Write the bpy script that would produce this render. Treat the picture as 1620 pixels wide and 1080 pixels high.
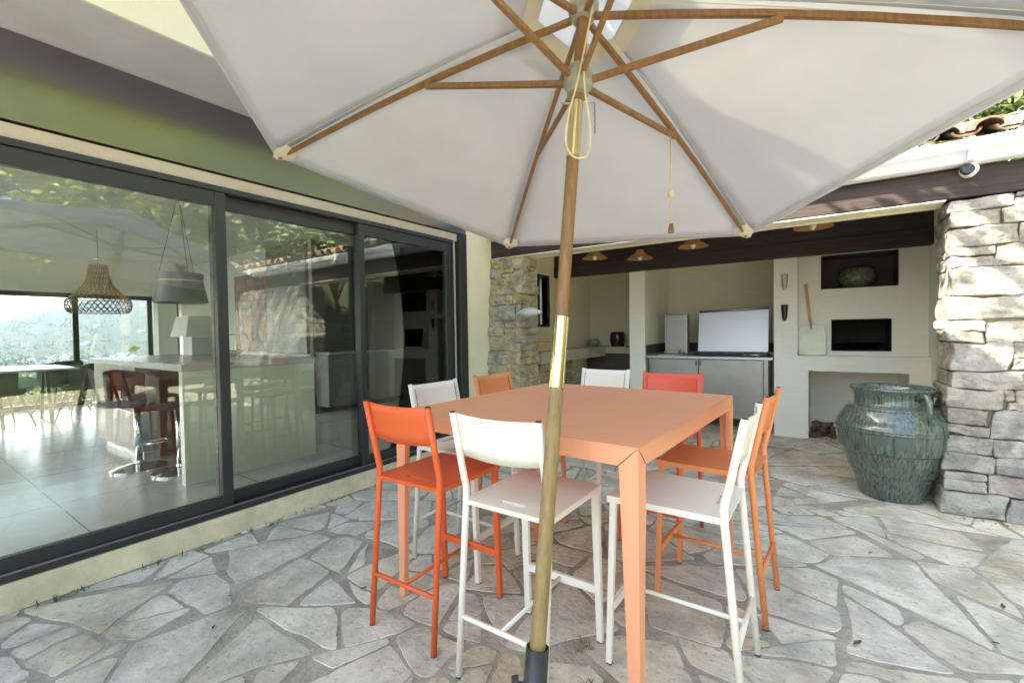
import bpy, math, random
import numpy as np
from mathutils import Vector, Matrix, noise as mn
for o in list(bpy.data.objects): bpy.data.objects.remove(o, do_unlink=True)
S = bpy.context.scene
COL = S.collection
R = math.radians
rnd = random.Random(7)

# ------------------------------------------------------------------ camera
cam = bpy.data.cameras.new('camera'); camo = bpy.data.objects.new('camera', cam); COL.objects.link(camo)
cam.lens = 717.7/1620*36; cam.sensor_width = 36; cam.clip_start = .05; cam.clip_end = 20000
pitch, roll, yaw, CH = -.0226, -.0153, .607, 1.276
cp, sp, cr, sr = math.cos(pitch), math.sin(pitch), math.cos(roll), math.sin(roll)
fw = Vector((-math.sin(yaw)*cp, math.cos(yaw)*cp, sp)); r0 = Vector((math.cos(yaw), math.sin(yaw), 0)); u0 = r0.cross(fw)
rr = cr*r0+sr*u0; uu = -sr*r0+cr*u0
camo.matrix_world = Matrix(((rr.x, uu.x, -fw.x, 0), (rr.y, uu.y, -fw.y, 0), (rr.z, uu.z, -fw.z, CH), (0, 0, 0, 1)))
S.camera = camo

# ------------------------------------------------------------------ sky, sun, exposure
SUN_EL, SUN_AZ = R(36), R(235)          # azimuth of the sun, clockwise from +Y
sd = Vector((math.sin(SUN_AZ)*math.cos(SUN_EL), math.cos(SUN_AZ)*math.cos(SUN_EL), math.sin(SUN_EL)))
W = bpy.data.worlds.new('World'); S.world = W; W.use_nodes = True
nt = W.node_tree; bg = nt.nodes['Background']; sky = nt.nodes.new('ShaderNodeTexSky')
sky.sky_type = 'NISHITA'; sky.sun_disc = False; sky.sun_elevation = SUN_EL; sky.sun_rotation = SUN_AZ
sky.dust_density = 2.5; sky.air_density = 1.0
nt.links.new(sky.outputs[0], bg.inputs[0]); bg.inputs[1].default_value = .15
sl = bpy.data.lights.new('sun', 'SUN'); sl.energy = 4.6; sl.angle = R(.5); sl.color = (1, .95, .86)
so = bpy.data.objects.new('sun', sl); COL.objects.link(so)
so.rotation_euler = sd.to_track_quat('Z', 'Y').to_euler()
S.view_settings.view_transform = 'Standard'; S.view_settings.look = 'None'
S.view_settings.exposure = 2.72; S.view_settings.gamma = 1
try: S.view_settings.use_white_balance = True; S.view_settings.white_balance_temperature = 7500; S.view_settings.white_balance_tint = 5
except Exception: pass
try:
    S.cycles.max_bounces = 12; S.cycles.diffuse_bounces = 6; S.cycles.transparent_max_bounces = 16; S.cycles.volume_bounces = 1
except Exception: pass

# ------------------------------------------------------------------ materials
def mat(name, col, rough=.6, var=.12, scale=6., bump=.0, bscale=40., metal=0., spec=.5, coat=0., alpha2=None, vec='Object', stretch=(1,1,1), aniso=0):
    m = bpy.data.materials.new(name); m.use_nodes = True; t = m.node_tree; n = t.nodes; L = t.links
    b = n['Principled BSDF']; b.inputs['Roughness'].default_value = rough; b.inputs['Metallic'].default_value = metal
    b.inputs['Specular IOR Level'].default_value = spec; b.inputs['Coat Weight'].default_value = coat
    tc = n.new('ShaderNodeTexCoord'); mp = n.new('ShaderNodeMapping'); mp.inputs['Scale'].default_value = stretch
    L.new(tc.outputs[vec], mp.inputs[0])
    nz = n.new('ShaderNodeTexNoise'); nz.inputs['Scale'].default_value = scale; nz.inputs['Detail'].default_value = 6; nz.inputs['Roughness'].default_value = .6
    L.new(mp.outputs[0], nz.inputs[0])
    rp = n.new('ShaderNodeValToRGB'); rp.color_ramp.elements[0].position = .3; rp.color_ramp.elements[1].position = .7
    c2 = alpha2 or tuple(min(1, c*(1+var)) for c in col)
    c1 = col if alpha2 else tuple(c*(1-var) for c in col)
    rp.color_ramp.elements[0].color = (*c1, 1); rp.color_ramp.elements[1].color = (*c2, 1)
    L.new(nz.outputs[0], rp.inputs[0]); L.new(rp.outputs[0], b.inputs['Base Color'])
    if bump:
        n2 = n.new('ShaderNodeTexNoise'); n2.inputs['Scale'].default_value = bscale; n2.inputs['Detail'].default_value = 8
        L.new(mp.outputs[0], n2.inputs[0])
        bp = n.new('ShaderNodeBump'); bp.inputs['Strength'].default_value = bump; bp.inputs['Distance'].default_value = .01
        L.new(n2.outputs[0], bp.inputs['Height']); L.new(bp.outputs[0], b.inputs['Normal'])
    m['ramp'] = rp.name
    return m
def N(m): return m.node_tree.nodes, m.node_tree.links, m.node_tree.nodes['Principled BSDF']

M = {}
M['white_paint'] = mat('white_paint', (.84, .80, .72), .42, .03, 3)
M['orange_paint'] = mat('orange_paint', (.74, .125, .035), .42, .05, 3)
M['peach_paint'] = mat('peach_paint', (.78, .27, .10), .42, .05, 3)
M['red_paint'] = mat('red_paint', (.74, .10, .055), .42, .05, 3)
M['table_paint'] = mat('table_paint', (.84, .365, .20), .48, .04, 2, bump=.03, bscale=300)
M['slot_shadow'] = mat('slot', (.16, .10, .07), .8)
M['seam'] = mat('seam', (.20, .065, .03), .7)
M['black_plastic'] = mat('black_plastic', (.03, .03, .032), .5)
M['anthracite'] = mat('anthracite', (.032, .034, .036), .38, .08, 4)
M['fascia'] = mat('fascia_metal', (.24, .24, .27), .22, .05, 2, metal=.95)
M['plaster'] = mat('cream_plaster', (.83, .78, .57), .85, .05, 2.5, .25, 60)
M['sill'] = mat('sill_plaster', (.66, .58, .37), .85, .2, 5, .4, 50)
M['lintel'] = mat('lintel_beige', (.55, .49, .38), .8, .08, 3, .3, 60)
M['soffit'] = mat('soffit_grey', (.57, .585, .61), .8, .08, 3, .15, 80)
M['inner_cream'] = mat('inner_cream', (.82, .79, .70), .85, .03, 2)
M['inner_white'] = mat('inner_white', (.82, .81, .77), .8, .02, 2)
M['ceiling_dark'] = mat('ceiling_grey', (.68, .67, .64), .7, .1, 3)
M['dark_wood'] = mat('dark_wood', (.035, .022, .02), .65, .45, 9, .5, 30, stretch=(.25, 3, 6))
M['teak'] = mat('teak', (.215, .115, .046), .48, .3, 12, .15, 60, stretch=(6, 6, .4))
M['teak_olive'] = mat('teak_olive', (.25, .175, .075), .5, .25, 12, .15, 60, stretch=(6, 6, .4))
M['brass'] = mat('brass', (.78, .66, .36), .16, .04, 5, metal=1.)
M['hub'] = mat('hub_plastic', (.27, .28, .22), .5, .1)
M['cord'] = mat('cord', (.62, .52, .30), .8)
M['steel'] = mat('steel', (.36, .35, .34), .4, .1, 3, metal=.9, stretch=(1, 1, 1))
M['steel_bright'] = mat('steel_bright', (.50, .52, .56), .42, .05, 2, metal=.95)
M['zinc'] = mat('gutter_white', (.78, .79, .82), .35, .04, 4)
M['tile'] = mat('roof_tile', (.36, .20, .12), .85, .3, 5, .5, 30, alpha2=(.56, .42, .31))
M['stone_slab'] = mat('stone_slab', (.46, .43, .33), .8, .1, 5, .3, 50)
M['yellow_stone'] = mat('yellow_stone', (.55, .45, .25), .85, .15, 5, .5, 40)
M['mortar'] = mat('wall_mortar', (.30, .26, .19), .95, .2, 12, .5, 40)
M['soot'] = mat('soot', (.03, .026, .024), .9, .3)
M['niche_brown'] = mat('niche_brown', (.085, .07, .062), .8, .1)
M['wicker'] = mat('wicker', (.42, .24, .09), .7, .3, 60, .4, 120)
M['wicker_dark'] = mat('wicker_dark', (.11, .085, .06), .7, .3, 60)
M['wood_pale'] = mat('wood_pale', (.60, .36, .12), .5, .2, 8)
M['peel'] = mat('peel_metal', (.48, .49, .38), .45, .15, 5, metal=.35)
M['grey_clay'] = mat('grey_clay', (.25, .29, .28), .35, .25, 14)
M['olive_clay'] = mat('olive_clay', (.17, .18, .125), .25, .5, 30, .3, 60)
M['brown_glaze'] = mat('brown_glaze', (.028, .018, .014), .15)
M['dark_glass'] = mat('dark_glass', (.012, .012, .014), .06)
M['fish'] = mat('fish_clay', (.52, .53, .43), .6)
M['charcoal'] = mat('charcoal_fabric', (.06, .062, .068), .8, .1)
M['lamp_charcoal'] = mat('lamp_charcoal', (.2, .195, .2), .35, .1)
M['gold'] = mat('gold_line', (.8, .6, .3), .4, metal=.6)
M['taupe_wood'] = mat('taupe_wood', (.27, .235, .22), .35, .18, 14, stretch=(8, 8, .6))
M['brown_wood'] = mat('brown_wood', (.14, .085, .055), .3, .25, 10, stretch=(6, 6, .5))
M['worktop'] = mat('worktop', (.50, .50, .50), .25, .04)
M['lacquer'] = mat('sage_lacquer', (.70, .75, .64), .22, .02)
M['cab_grey'] = mat('cabinet_grey', (.12, .125, .135), .3, .04)
M['cab_mid'] = mat('cabinet_mid', (.25, .255, .26), .35, .04)
M['chrome'] = mat('chrome', (.8, .8, .8), .08, metal=1.)
M['bark'] = mat('bark', (.13, .10, .075), .9, .3, 10, .8, 25)
M['logs'] = mat('log', (.16, .10, .06), .9, .4, 12, .6, 40)
M['ground_cam'] = mat('camera_white', (.8, .8, .8), .3)

def brick_paint(name, col, col2):
    m = mat(name, col, .8, .05, 3, .15, 60); n, L, b = N(m)
    tc = n.new('ShaderNodeTexCoord'); 
    # paint over bricks: courses read from the world height and along-wall distance of the surface
    sx = n.new('ShaderNodeSeparateXYZ'); L.new(tc.outputs['Object'], sx.inputs[0])
    ad = n.new('ShaderNodeMath'); ad.operation = 'ADD'; L.new(sx.outputs[0], ad.inputs[0]); L.new(sx.outputs[1], ad.inputs[1])
    cx = n.new('ShaderNodeCombineXYZ'); L.new(ad.outputs[0], cx.inputs[0]); L.new(sx.outputs[2], cx.inputs[1])
    br = n.new('ShaderNodeTexBrick'); L.new(cx.outputs[0], br.inputs[0]); br.inputs['Scale'].default_value = 1
    br.inputs['Brick Width'].default_value = .22; br.inputs['Row Height'].default_value = .065; br.inputs['Mortar Size'].default_value = .006
    br.inputs['Mortar Smooth'].default_value = .6
    br.inputs['Color1'].default_value = (*col, 1); br.inputs['Color2'].default_value = (*col2, 1)
    br.inputs['Mortar'].default_value = (*[c*.985 for c in col], 1)
    L.new(br.outputs[0], b.inputs['Base Color'])
    bp = n.new('ShaderNodeBump'); bp.inputs['Strength'].default_value = .22; bp.inputs['Distance'].default_value = .003; bp.invert = True
    L.new(br.outputs['Fac'], bp.inputs['Height']); L.new(bp.outputs[0], b.inputs['Normal'])
    return m
M['brick_white'] = brick_paint('painted_brick', (.86, .84, .74), (.87, .85, .76))
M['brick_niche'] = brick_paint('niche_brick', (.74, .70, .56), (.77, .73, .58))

def stone_mat(name, cols, gmix=.5, bump=.6, sc=7, dark=.35):
    m = mat(name, cols[0], .85, .1, sc, bump, 28); n, L, b = N(m)
    gi = n.new('ShaderNodeNewGeometry'); rp = n.new('ShaderNodeValToRGB'); rp.color_ramp.interpolation = 'LINEAR'
    el = rp.color_ramp.elements
    while len(el) < len(cols): el.new(.5)
    for i, c in enumerate(cols): el[i].position = i/(len(cols)-1); el[i].color = (*c, 1)
    L.new(gi.outputs['Random Per Island'], rp.inputs[0])
    tc = n.new('ShaderNodeTexCoord'); nz = n.new('ShaderNodeTexNoise'); nz.inputs['Scale'].default_value = sc; nz.inputs['Detail'].default_value = 9; nz.inputs['Roughness'].default_value = .68
    nz.inputs['Distortion'].default_value = .4
    L.new(tc.outputs['Object'], nz.inputs[0])
    r2 = n.new('ShaderNodeValToRGB'); r2.color_ramp.elements[0].position = .36; r2.color_ramp.elements[1].position = .60
    r2.color_ramp.elements[0].color = (1-dark, 1-dark*1.02, 1-dark*1.1, 1); r2.color_ramp.elements[1].color = (1.12, 1.1, 1.06, 1)
    L.new(nz.outputs[0], r2.inputs[0])
    mx = n.new('ShaderNodeMix'); mx.data_type = 'RGBA'; mx.blend_type = 'MULTIPLY'; mx.inputs[0].default_value = 1
    L.new(rp.outputs[0], mx.inputs[6]); L.new(r2.outputs[0], mx.inputs[7])
    # fine dark pits
    v = n.new('ShaderNodeTexNoise'); v.inputs['Scale'].default_value = sc*9; v.inputs['Detail'].default_value = 4
    L.new(tc.outputs['Object'], v.inputs[0]); r3 = n.new('ShaderNodeValToRGB'); r3.color_ramp.elements[0].position = .3; r3.color_ramp.elements[1].position = .42
    r3.color_ramp.elements[0].color = (.62, .6, .56, 1); r3.color_ramp.elements[1].color = (1, 1, 1, 1); L.new(v.outputs[0], r3.inputs[0])
    m2 = n.new('ShaderNodeMix'); m2.data_type = 'RGBA'; m2.blend_type = 'MULTIPLY'; m2.inputs[0].default_value = .8
    L.new(mx.outputs[2], m2.inputs[6]); L.new(r3.outputs[0], m2.inputs[7]); L.new(m2.outputs[2], b.inputs['Base Color'])
    return m
M['pave'] = stone_mat('paving_stone', [(.63, .58, .50), (.70, .66, .58), (.66, .62, .56), (.56, .54, .50), (.66, .58, .47), (.64, .59, .52)], bump=.7, sc=4.2, dark=.30)
n_, L_, b_ = N(M['pave']); old = b_.inputs['Base Color'].links[0].from_socket; tc = n_.new('ShaderNodeTexCoord'); nz = n_.new('ShaderNodeTexNoise'); nz.inputs['Scale'].default_value = 1.1; nz.inputs['Detail'].default_value = 7; nz.inputs['Roughness'].default_value = .7; L_.new(tc.outputs['Object'], nz.inputs[0])
rp = n_.new('ShaderNodeValToRGB'); rp.color_ramp.elements[0].position = .36; rp.color_ramp.elements[0].color = (.80, .76, .68, 1); rp.color_ramp.elements[1].position = .5; rp.color_ramp.elements[1].color = (1, 1, 1, 1); L_.new(nz.outputs[0], rp.inputs[0])
mx = n_.new('ShaderNodeMix'); mx.data_type = 'RGBA'; mx.blend_type = 'MULTIPLY'; mx.inputs[0].default_value = 1; L_.new(old, mx.inputs[6]); L_.new(rp.outputs[0], mx.inputs[7]); L_.new(mx.outputs[2], b_.inputs['Base Color'])
M['wallstone_y'] = stone_mat('ochre_stone', [(.42, .35, .19), (.37, .35, .27), (.44, .39, .25), (.33, .32, .28), (.46, .38, .20), (.40, .36, .25)], bump=.9, sc=8, dark=.42)
M['wallstone_w'] = stone_mat('grey_stone', [(.35, .34, .325), (.30, .30, .305), (.37, .355, .325), (.29, .27, .245), (.35, .345, .335)], bump=1.0, sc=7, dark=.5)
M['pave_joint'] = mat('paving_joint', (.37, .335, .28), .95, .28, 7, .9, 45)

def leaf_mat(name, c1, c2, tr=.35):
    m = bpy.data.materials.new(name); m.use_nodes = True; n = m.node_tree.nodes; L = m.node_tree.links
    b = n['Principled BSDF']; b.inputs['Roughness'].default_value = .5
    g = n.new('ShaderNodeNewGeometry'); rp = n.new('ShaderNodeValToRGB'); rp.color_ramp.elements[0].color = (*c1, 1); rp.color_ramp.elements[1].color = (*c2, 1)
    L.new(g.outputs['Random Per Island'], rp.inputs[0]); L.new(rp.outputs[0], b.inputs['Base Color'])
    t = n.new('ShaderNodeBsdfTranslucent'); L.new(rp.outputs[0], t.inputs[0]); mx = n.new('ShaderNodeMixShader'); mx.inputs[0].default_value = tr
    L.new(b.outputs[0], mx.inputs[1]); L.new(t.outputs[0], mx.inputs[2]); L.new(mx.outputs[0], n['Material Output'].inputs[0])
    return m
M['leaf_y'] = leaf_mat('leaf_yellow_green', (.20, .26, .04), (.50, .54, .12))
M['leaf_g'] = leaf_mat('leaf_green', (.07, .11, .04), (.24, .30, .11))
M['leaf_p'] = leaf_mat('leaf_pale', (.16, .22, .09), (.42, .48, .26))
M['leaf_d'] = leaf_mat('leaf_dark', (.03, .05, .02), (.08, .11, .035))

def glass(name, base=.10, tint=(.93, .96, .95)):
    m = bpy.data.materials.new(name); m.use_nodes = True; n = m.node_tree.nodes; L = m.node_tree.links
    n.remove(n['Principled BSDF'])
    t = n.new('ShaderNodeBsdfTransparent'); t.inputs[0].default_value = (*tint, 1)
    g = n.new('ShaderNodeBsdfGlossy'); g.inputs['Roughness'].default_value = .0; g.inputs[0].default_value = (.95, 1, .98, 1)
    f = n.new('ShaderNodeFresnel'); f.inputs[0].default_value = 1.5
    a = n.new('ShaderNodeMath'); a.operation = 'ADD'; a.inputs[1].default_value = base; a.use_clamp = True
    L.new(f.outputs[0], a.inputs[0]); x = n.new('ShaderNodeMixShader'); L.new(a.outputs[0], x.inputs[0]); L.new(t.outputs[0], x.inputs[1]); L.new(g.outputs[0], x.inputs[2])
    L.new(x.outputs[0], n['Material Output'].inputs[0]); return m
M['glass'] = glass('window_glass', .02)
M['glass_plain'] = glass('plain_glass', 0.0)

def fabric(name, col, tr, tcol=None, var=.05):
    m = mat(name, col, .9, var, 3.5, .12, 420); n, L, b = N(m)
    t = n.new('ShaderNodeBsdfTranslucent'); t.inputs[0].default_value = (*(tcol or col), 1); x = n.new('ShaderNodeMixShader'); x.inputs[0].default_value = tr
    L.new(b.outputs[0], x.inputs[1]); L.new(t.outputs[0], x.inputs[2]); L.new(x.outputs[0], n['Material Output'].inputs[0]); return m
M['canvas'] = fabric('canvas', (.62, .645, .69), .42, (.74, .73, .70), var=.08)
M['pane_glare'] = fabric('pane_glare_white', (.92, .93, .95), .9)  # white pane colour stands in for the glare of daylight outside
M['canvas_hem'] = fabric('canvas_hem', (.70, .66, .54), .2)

# ------------------------------------------------------------------ mesh builder
OFF = {}
class MB:
    def __init__(s): s.v = []; s.f = []
    def add(s, vs, fs):
        k = len(s.v); s.v += [tuple(v) for v in vs]; s.f += [tuple(i+k for i in f) for f in fs]; return s
    def box(s, x0, x1, y0, y1, z0, z1):
        return s.add([(x, y, z) for z in (z0, z1) for y in (y0, y1) for x in (x0, x1)],
                     [(0, 2, 3, 1), (4, 5, 7, 6), (0, 1, 5, 4), (2, 6, 7, 3), (0, 4, 6, 2), (1, 3, 7, 5)])
    def hexa(s, p):   # 8 points: bottom 4 ccw, top 4 ccw
        return s.add(p, [(3, 2, 1, 0), (4, 5, 6, 7), (0, 1, 5, 4), (1, 2, 6, 5), (2, 3, 7, 6), (3, 0, 4, 7)])
    def tube(s, pts, r, n=10, cap=True, up=None, squash=1.):
        pts = [Vector(p) for p in pts]; rs = r if isinstance(r, (list, tuple)) else [r]*len(pts)
        rings = []; ref = None
        for i, p in enumerate(pts):
            d = (pts[min(i+1, len(pts)-1)]-pts[max(i-1, 0)])
            if d.length < 1e-9: d = Vector((0, 0, 1))
            d.normalize()
            if ref is None:
                ref = Vector(up) if up else (Vector((0, 0, 1)) if abs(d.z) < .9 else Vector((1, 0, 0)))
            a = (ref-d*ref.dot(d))
            if a.length < 1e-4: a = Vector((1, 0, 0))-d*d.x
            a.normalize(); b = d.cross(a); ref = a
            off = math.pi/n if n == 4 else 0
            rings.append([p+rs[i]*(math.cos(2*math.pi*k/n+off)*a+math.sin(2*math.pi*k/n+off)*b*squash) for k in range(n)])
        vs = [v for q in rings for v in q]; fs = []
        for i in range(len(rings)-1):
            for k in range(n): fs.append((i*n+k, i*n+(k+1) % n, (i+1)*n+(k+1) % n, (i+1)*n+k))
        if cap: fs.append(tuple(range(n-1, -1, -1))); fs.append(tuple((len(rings)-1)*n+k for k in range(n)))
        return s.add(vs, fs)
    def lathe(s, prof, c=(0, 0, 0), n=32, close=True):
        vs = []; fs = []
        for r, z in prof:
            for k in range(n): vs.append((c[0]+r*math.cos(2*math.pi*k/n), c[1]+r*math.sin(2*math.pi*k/n), c[2]+z))
        for i in range(len(prof)-1):
            for k in range(n): fs.append((i*n+k, i*n+(k+1) % n, (i+1)*n+(k+1) % n, (i+1)*n+k))
        if close:
            fs.append(tuple(range(n-1, -1, -1))); fs.append(tuple((len(prof)-1)*n+k for k in range(n)))
        return s.add(vs, fs)
    def build(s, name, m, parent=None, smooth=False, bevel=0., solid=0., auto=False):
        off = OFF.get(parent.name, Vector((0, 0, 0))) if parent else Vector((0, 0, 0))
        me = bpy.data.meshes.new(name); me.from_pydata([(a-off.x, b-off.y, c-off.z) for a, b, c in s.v], [], s.f); me.update()
        me.materials.append(M[m] if isinstance(m, str) else m)
        if smooth: me.polygons.foreach_set('use_smooth', [True]*len(me.polygons))
        o = bpy.data.objects.new(name, me); COL.objects.link(o)
        if parent: o.parent = parent; OFF[o.name] = off
        if solid: q = o.modifiers.new('solid', 'SOLIDIFY'); q.thickness = solid; q.offset = 0
        if bevel: q = o.modifiers.new('bevel', 'BEVEL'); q.width = bevel; q.segments = 2; q.limit_method = 'ANGLE'; q.angle_limit = R(40)
        if auto:
            try: me.set_sharp_from_angle(angle=R(35))
            except Exception: pass
        return o
def tag(o, label=None, cat=None, group=None, kind=None):
    if label: o['label'] = label
    if cat: o['category'] = cat
    if group: o['group'] = group
    if kind: o['kind'] = kind
    return o
def empty(name, loc, rz=0, label=None, cat=None, group=None, local=False):
    o = bpy.data.objects.new(name, None); COL.objects.link(o); o.location = loc; o.rotation_euler = (0, 0, rz); o.empty_display_size = .1
    OFF[o.name] = Vector((0, 0, 0)) if local else Vector(loc)
    return tag(o, label, cat, group)
def copy_tree(o, parent=None):
    c = o.copy(); COL.objects.link(c); c.parent = parent
    for ch in [x for x in COL.objects if x.parent == o]: copy_tree(ch, c)
    return c
def struct(o): o['kind'] = 'structure'; return o
def box(name, m, parent, *a, bevel=0.): return MB().box(*a).build(name, m, parent, bevel=bevel)

# ------------------------------------------------------------------ terrain and ground
def hills(x, y):
    d = math.hypot(x, y)
    if x > -13: z = -.06
    else:
        z = -.06-46*(1-math.exp(-(-13-x)*.14/46))
    if x > 9: z += min(9, (x-9)*.42)
    if y > 11 and x > -14: z += min(6, (y-11)*.35)
    if x < -700:
        a = math.atan2(y, -x)
        ridge = -38+1030*max(.05, min(a, .42))+14*mn.noise(Vector((a*9, 3, 0)))
        k = min(1, max(0, (d-1500)/1500)); z += (ridge+46)*k**1.2*(1 if d < 3200 else max(.35, 1-(d-3200)/2500))
        z += 16*k*mn.noise(Vector((x/260, y/260, 1)))
    return z
def coords():
    a = [0]; st = 1.2
    while a[-1] < 7000: a.append(a[-1]+st); st *= 1.055
    return a
cx = coords(); xs = [-c for c in reversed(cx[1:])]+[c for c in cx if c < 600]; ys = [-c for c in reversed(cx[1:])]+cx
vs = [(x, y, hills(x, y)) for y in ys for x in xs]; nx = len(xs)
fs = [(j*nx+i, j*nx+i+1, (j+1)*nx+i+1, (j+1)*nx+i) for j in range(len(ys)-1) for i in range(nx-1)
      if not (xs[i] > -13 and xs[i+1] < 6 and ys[j] > -7 and ys[j+1] < 9)]
tm = mat('terrain', (.03, .045, .02), .95, .3, .03, alpha2=(.09, .09, .055)); n_, L_, b_ = N(tm)
b_.inputs['Specular IOR Level'].default_value = .1
terr = MB().add(vs, fs).build('terrain', tm, smooth=True); struct(terr)

# stone terrace: mortar bed + crazy paving
struct(MB().box(-3.16, 8.5, -6.5, 10.5, -.25, -.0038).build('terrace', 'pave_joint'))
def clip(poly, p, q, w=0.):   # keep side nearer p (w: difference of squared radii)
    nx_, ny_ = q[0]-p[0], q[1]-p[1]; f = .5+w/(2*(nx_*nx_+ny_*ny_)); mx = (p[0]+nx_*f, p[1]+ny_*f); out = []
    for i in range(len(poly)):
        a, b = poly[i], poly[(i+1) % len(poly)]
        da = (a[0]-mx[0])*nx_+(a[1]-mx[1])*ny_; db = (b[0]-mx[0])*nx_+(b[1]-mx[1])*ny_
        if da <= 0: out.append(a)
        if (da < 0) != (db < 0):
            t = da/(da-db); out.append((a[0]+(b[0]-a[0])*t, a[1]+(b[1]-a[1])*t))
    return out
def paving():
    rg = random.Random(21); st = 1.75; ang = R(20)      # stones drawn out along one direction
    ca, sa = math.cos(ang), math.sin(ang)
    def to(x, y): u = x*ca+y*sa; v = -x*sa+y*ca; return (u/st, v)
    def fro(u, v): u *= st; return (u*ca-v*sa, u*sa+v*ca)
    x0, x1, y0, y1 = -3.13, 4.6, -1.2, 7.3
    seeds = []
    for _ in range(4000):
        x, y = rg.uniform(x0-.8, x1+.8), rg.uniform(y0-.8, y1+.8); q = to(x, y)
        if all((q[0]-c[0])**2+(q[1]-c[1])**2 > .55**2 for c in seeds): seeds.append(q)
    polys = []
    for i, c in enumerate(seeds):
        poly = [(c[0]-2, c[1]-2), (c[0]+2, c[1]-2), (c[0]+2, c[1]+2), (c[0]-2, c[1]+2)]
        for q in sorted(seeds, key=lambda q: (q[0]-c[0])**2+(q[1]-c[1])**2)[1:20]: poly = clip(poly, c, q)
        polys.append([fro(*p) for p in poly])
    def area(P): return abs(sum(P[k][0]*P[(k+1) % len(P)][1]-P[(k+1) % len(P)][0]*P[k][1] for k in range(len(P))))/2
    final = []
    def split(P, lim):
        A = area(P)
        if len(P) < 3 or A < .004: return
        if A < lim: final.append(P); return
        cx_ = sum(p[0] for p in P)/len(P); cy_ = sum(p[1] for p in P)/len(P)
        # direction of the longest extent
        sxx = sum((p[0]-cx_)**2 for p in P); syy = sum((p[1]-cy_)**2 for p in P); sxy = sum((p[0]-cx_)*(p[1]-cy_) for p in P)
        th = .5*math.atan2(2*sxy, sxx-syy)+rg.gauss(0, .55); d = (math.cos(th), math.sin(th)); o_ = rg.gauss(0, .16)*math.sqrt(A)
        c0 = (cx_+d[0]*o_, cy_+d[1]*o_)
        for sg in (1, -1):
            split(clip(P, (c0[0]-d[0]*sg, c0[1]-d[1]*sg), (c0[0]+d[0]*sg, c0[1]+d[1]*sg)), rg.choice([.02, .04, .07, .11, .16, .22, .28]))
    for P in polys: split(P, .16)
    mb = MB()
    for P in final:
        g = rg.uniform(.003, .010)
        cxm = sum(p[0] for p in P)/len(P); cym = sum(p[1] for p in P)/len(P); n = len(P); lines = []
        for k in range(n):
            a, b = P[k], P[(k+1) % n]; ex, ey = b[0]-a[0], b[1]-a[1]; l = math.hypot(ex, ey)
            if l < 1e-4: continue
            tilt = rg.gauss(0, .05); nx_, ny_ = -ey/l, ex/l
            if (cxm-a[0])*nx_+(cym-a[1])*ny_ < 0: nx_, ny_ = -nx_, -ny_
            gg = g*rg.uniform(.5, 1.7)+abs(tilt)*l*.4; mx_, my_ = (a[0]+b[0])/2+nx_*gg, (a[1]+b[1])/2+ny_*gg
            ct, st_ = math.cos(tilt), math.sin(tilt); lines.append((mx_, my_, nx_*ct-ny_*st_, nx_*st_+ny_*ct))
        Q = [(cxm-2, cym-2), (cxm+2, cym-2), (cxm+2, cym+2), (cxm-2, cym+2)]
        for ax_, ay_, nx_, ny_ in lines: Q = clip(Q, (ax_+nx_, ay_+ny_), (ax_-nx_, ay_-ny_))
        if len(Q) < 3 or area(Q) < .0012: continue
        # knock off some corners
        for _ in range(rg.choice([0, 1, 1, 2])):
            k = rg.randrange(len(Q)); p = Q[k]; dx, dy = cxm-p[0], cym-p[1]; l = math.hypot(dx, dy)
            if l < .05: continue
            cut = rg.uniform(.012, .05)*min(1, l/.2); a_ = rg.gauss(0, .5); ux, uy = dx/l*math.cos(a_)-dy/l*math.sin(a_), dx/l*math.sin(a_)+dy/l*math.cos(a_)
            c0 = (p[0]+dx/l*cut, p[1]+dy/l*cut); Q3 = clip(Q, (c0[0]+ux, c0[1]+uy), (c0[0]-ux, c0[1]-uy))
            if len(Q3) >= 3: Q = Q3
        # cut by terrace edges
        X0 = -3.125
        Q2 = clip(Q, (X0+1, 0), (X0-1, 0))
        if len(Q2) < 3: continue
        # round corners by subdividing and smoothing
        out = []
        for k in range(len(Q2)):
            a, b = Q2[k], Q2[(k+1) % len(Q2)]; l = math.hypot(b[0]-a[0], b[1]-a[1]); m_ = max(1, int(l/.022))
            for t in range(m_): out.append((a[0]+(b[0]-a[0])*t/m_, a[1]+(b[1]-a[1])*t/m_))
        for _ in range(1):
            out = [((out[k-1][0]+2*out[k][0]+out[(k+1) % len(out)][0])/4, (out[k-1][1]+2*out[k][1]+out[(k+1) % len(out)][1])/4) for k in range(len(out))]
        def wp(x, y):
            v1 = mn.noise(Vector((x*1.6, y*1.6, 5)))*.06+mn.noise(Vector((x*7, y*7, 9)))*.015+mn.noise(Vector((x*34, y*34, 2)))*.005
            v2 = mn.noise(Vector((x*1.6, y*1.6, 15)))*.06+mn.noise(Vector((x*7, y*7, 19)))*.015+mn.noise(Vector((x*34, y*34, 12)))*.005
            return max(x+v1, -3.13+.006*v2), y+v2
        out = [wp(*p) for p in out]
        if len(out) < 5: continue
        h = rg.uniform(-.0025, .003); tx, ty = rg.uniform(-.006, .006), rg.uniform(-.006, .006)
        cx_ = sum(p[0] for p in out)/len(out); cy_ = sum(p[1] for p in out)/len(out)
        def zz(x, y): return h+tx*(x-cx_)+ty*(y-cy_)+.002*mn.noise(Vector((x*6, y*6, 3)))
        n = len(out); vs = []; 
        for f_, dz in ((1., -.02), (1., -.0022), (.988, 0), ):
            for x, y in out: px, py = cx_+(x-cx_)*f_, cy_+(y-cy_)*f_; vs.append((px, py, zz(px, py)+dz))
        for f_ in (.66, .33):
            for x, y in out: px, py = cx_+(x-cx_)*f_, cy_+(y-cy_)*f_; vs.append((px, py, zz(px, py)))
        vs.append((cx_, cy_, zz(cx_, cy_)))
        fs = []
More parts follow.
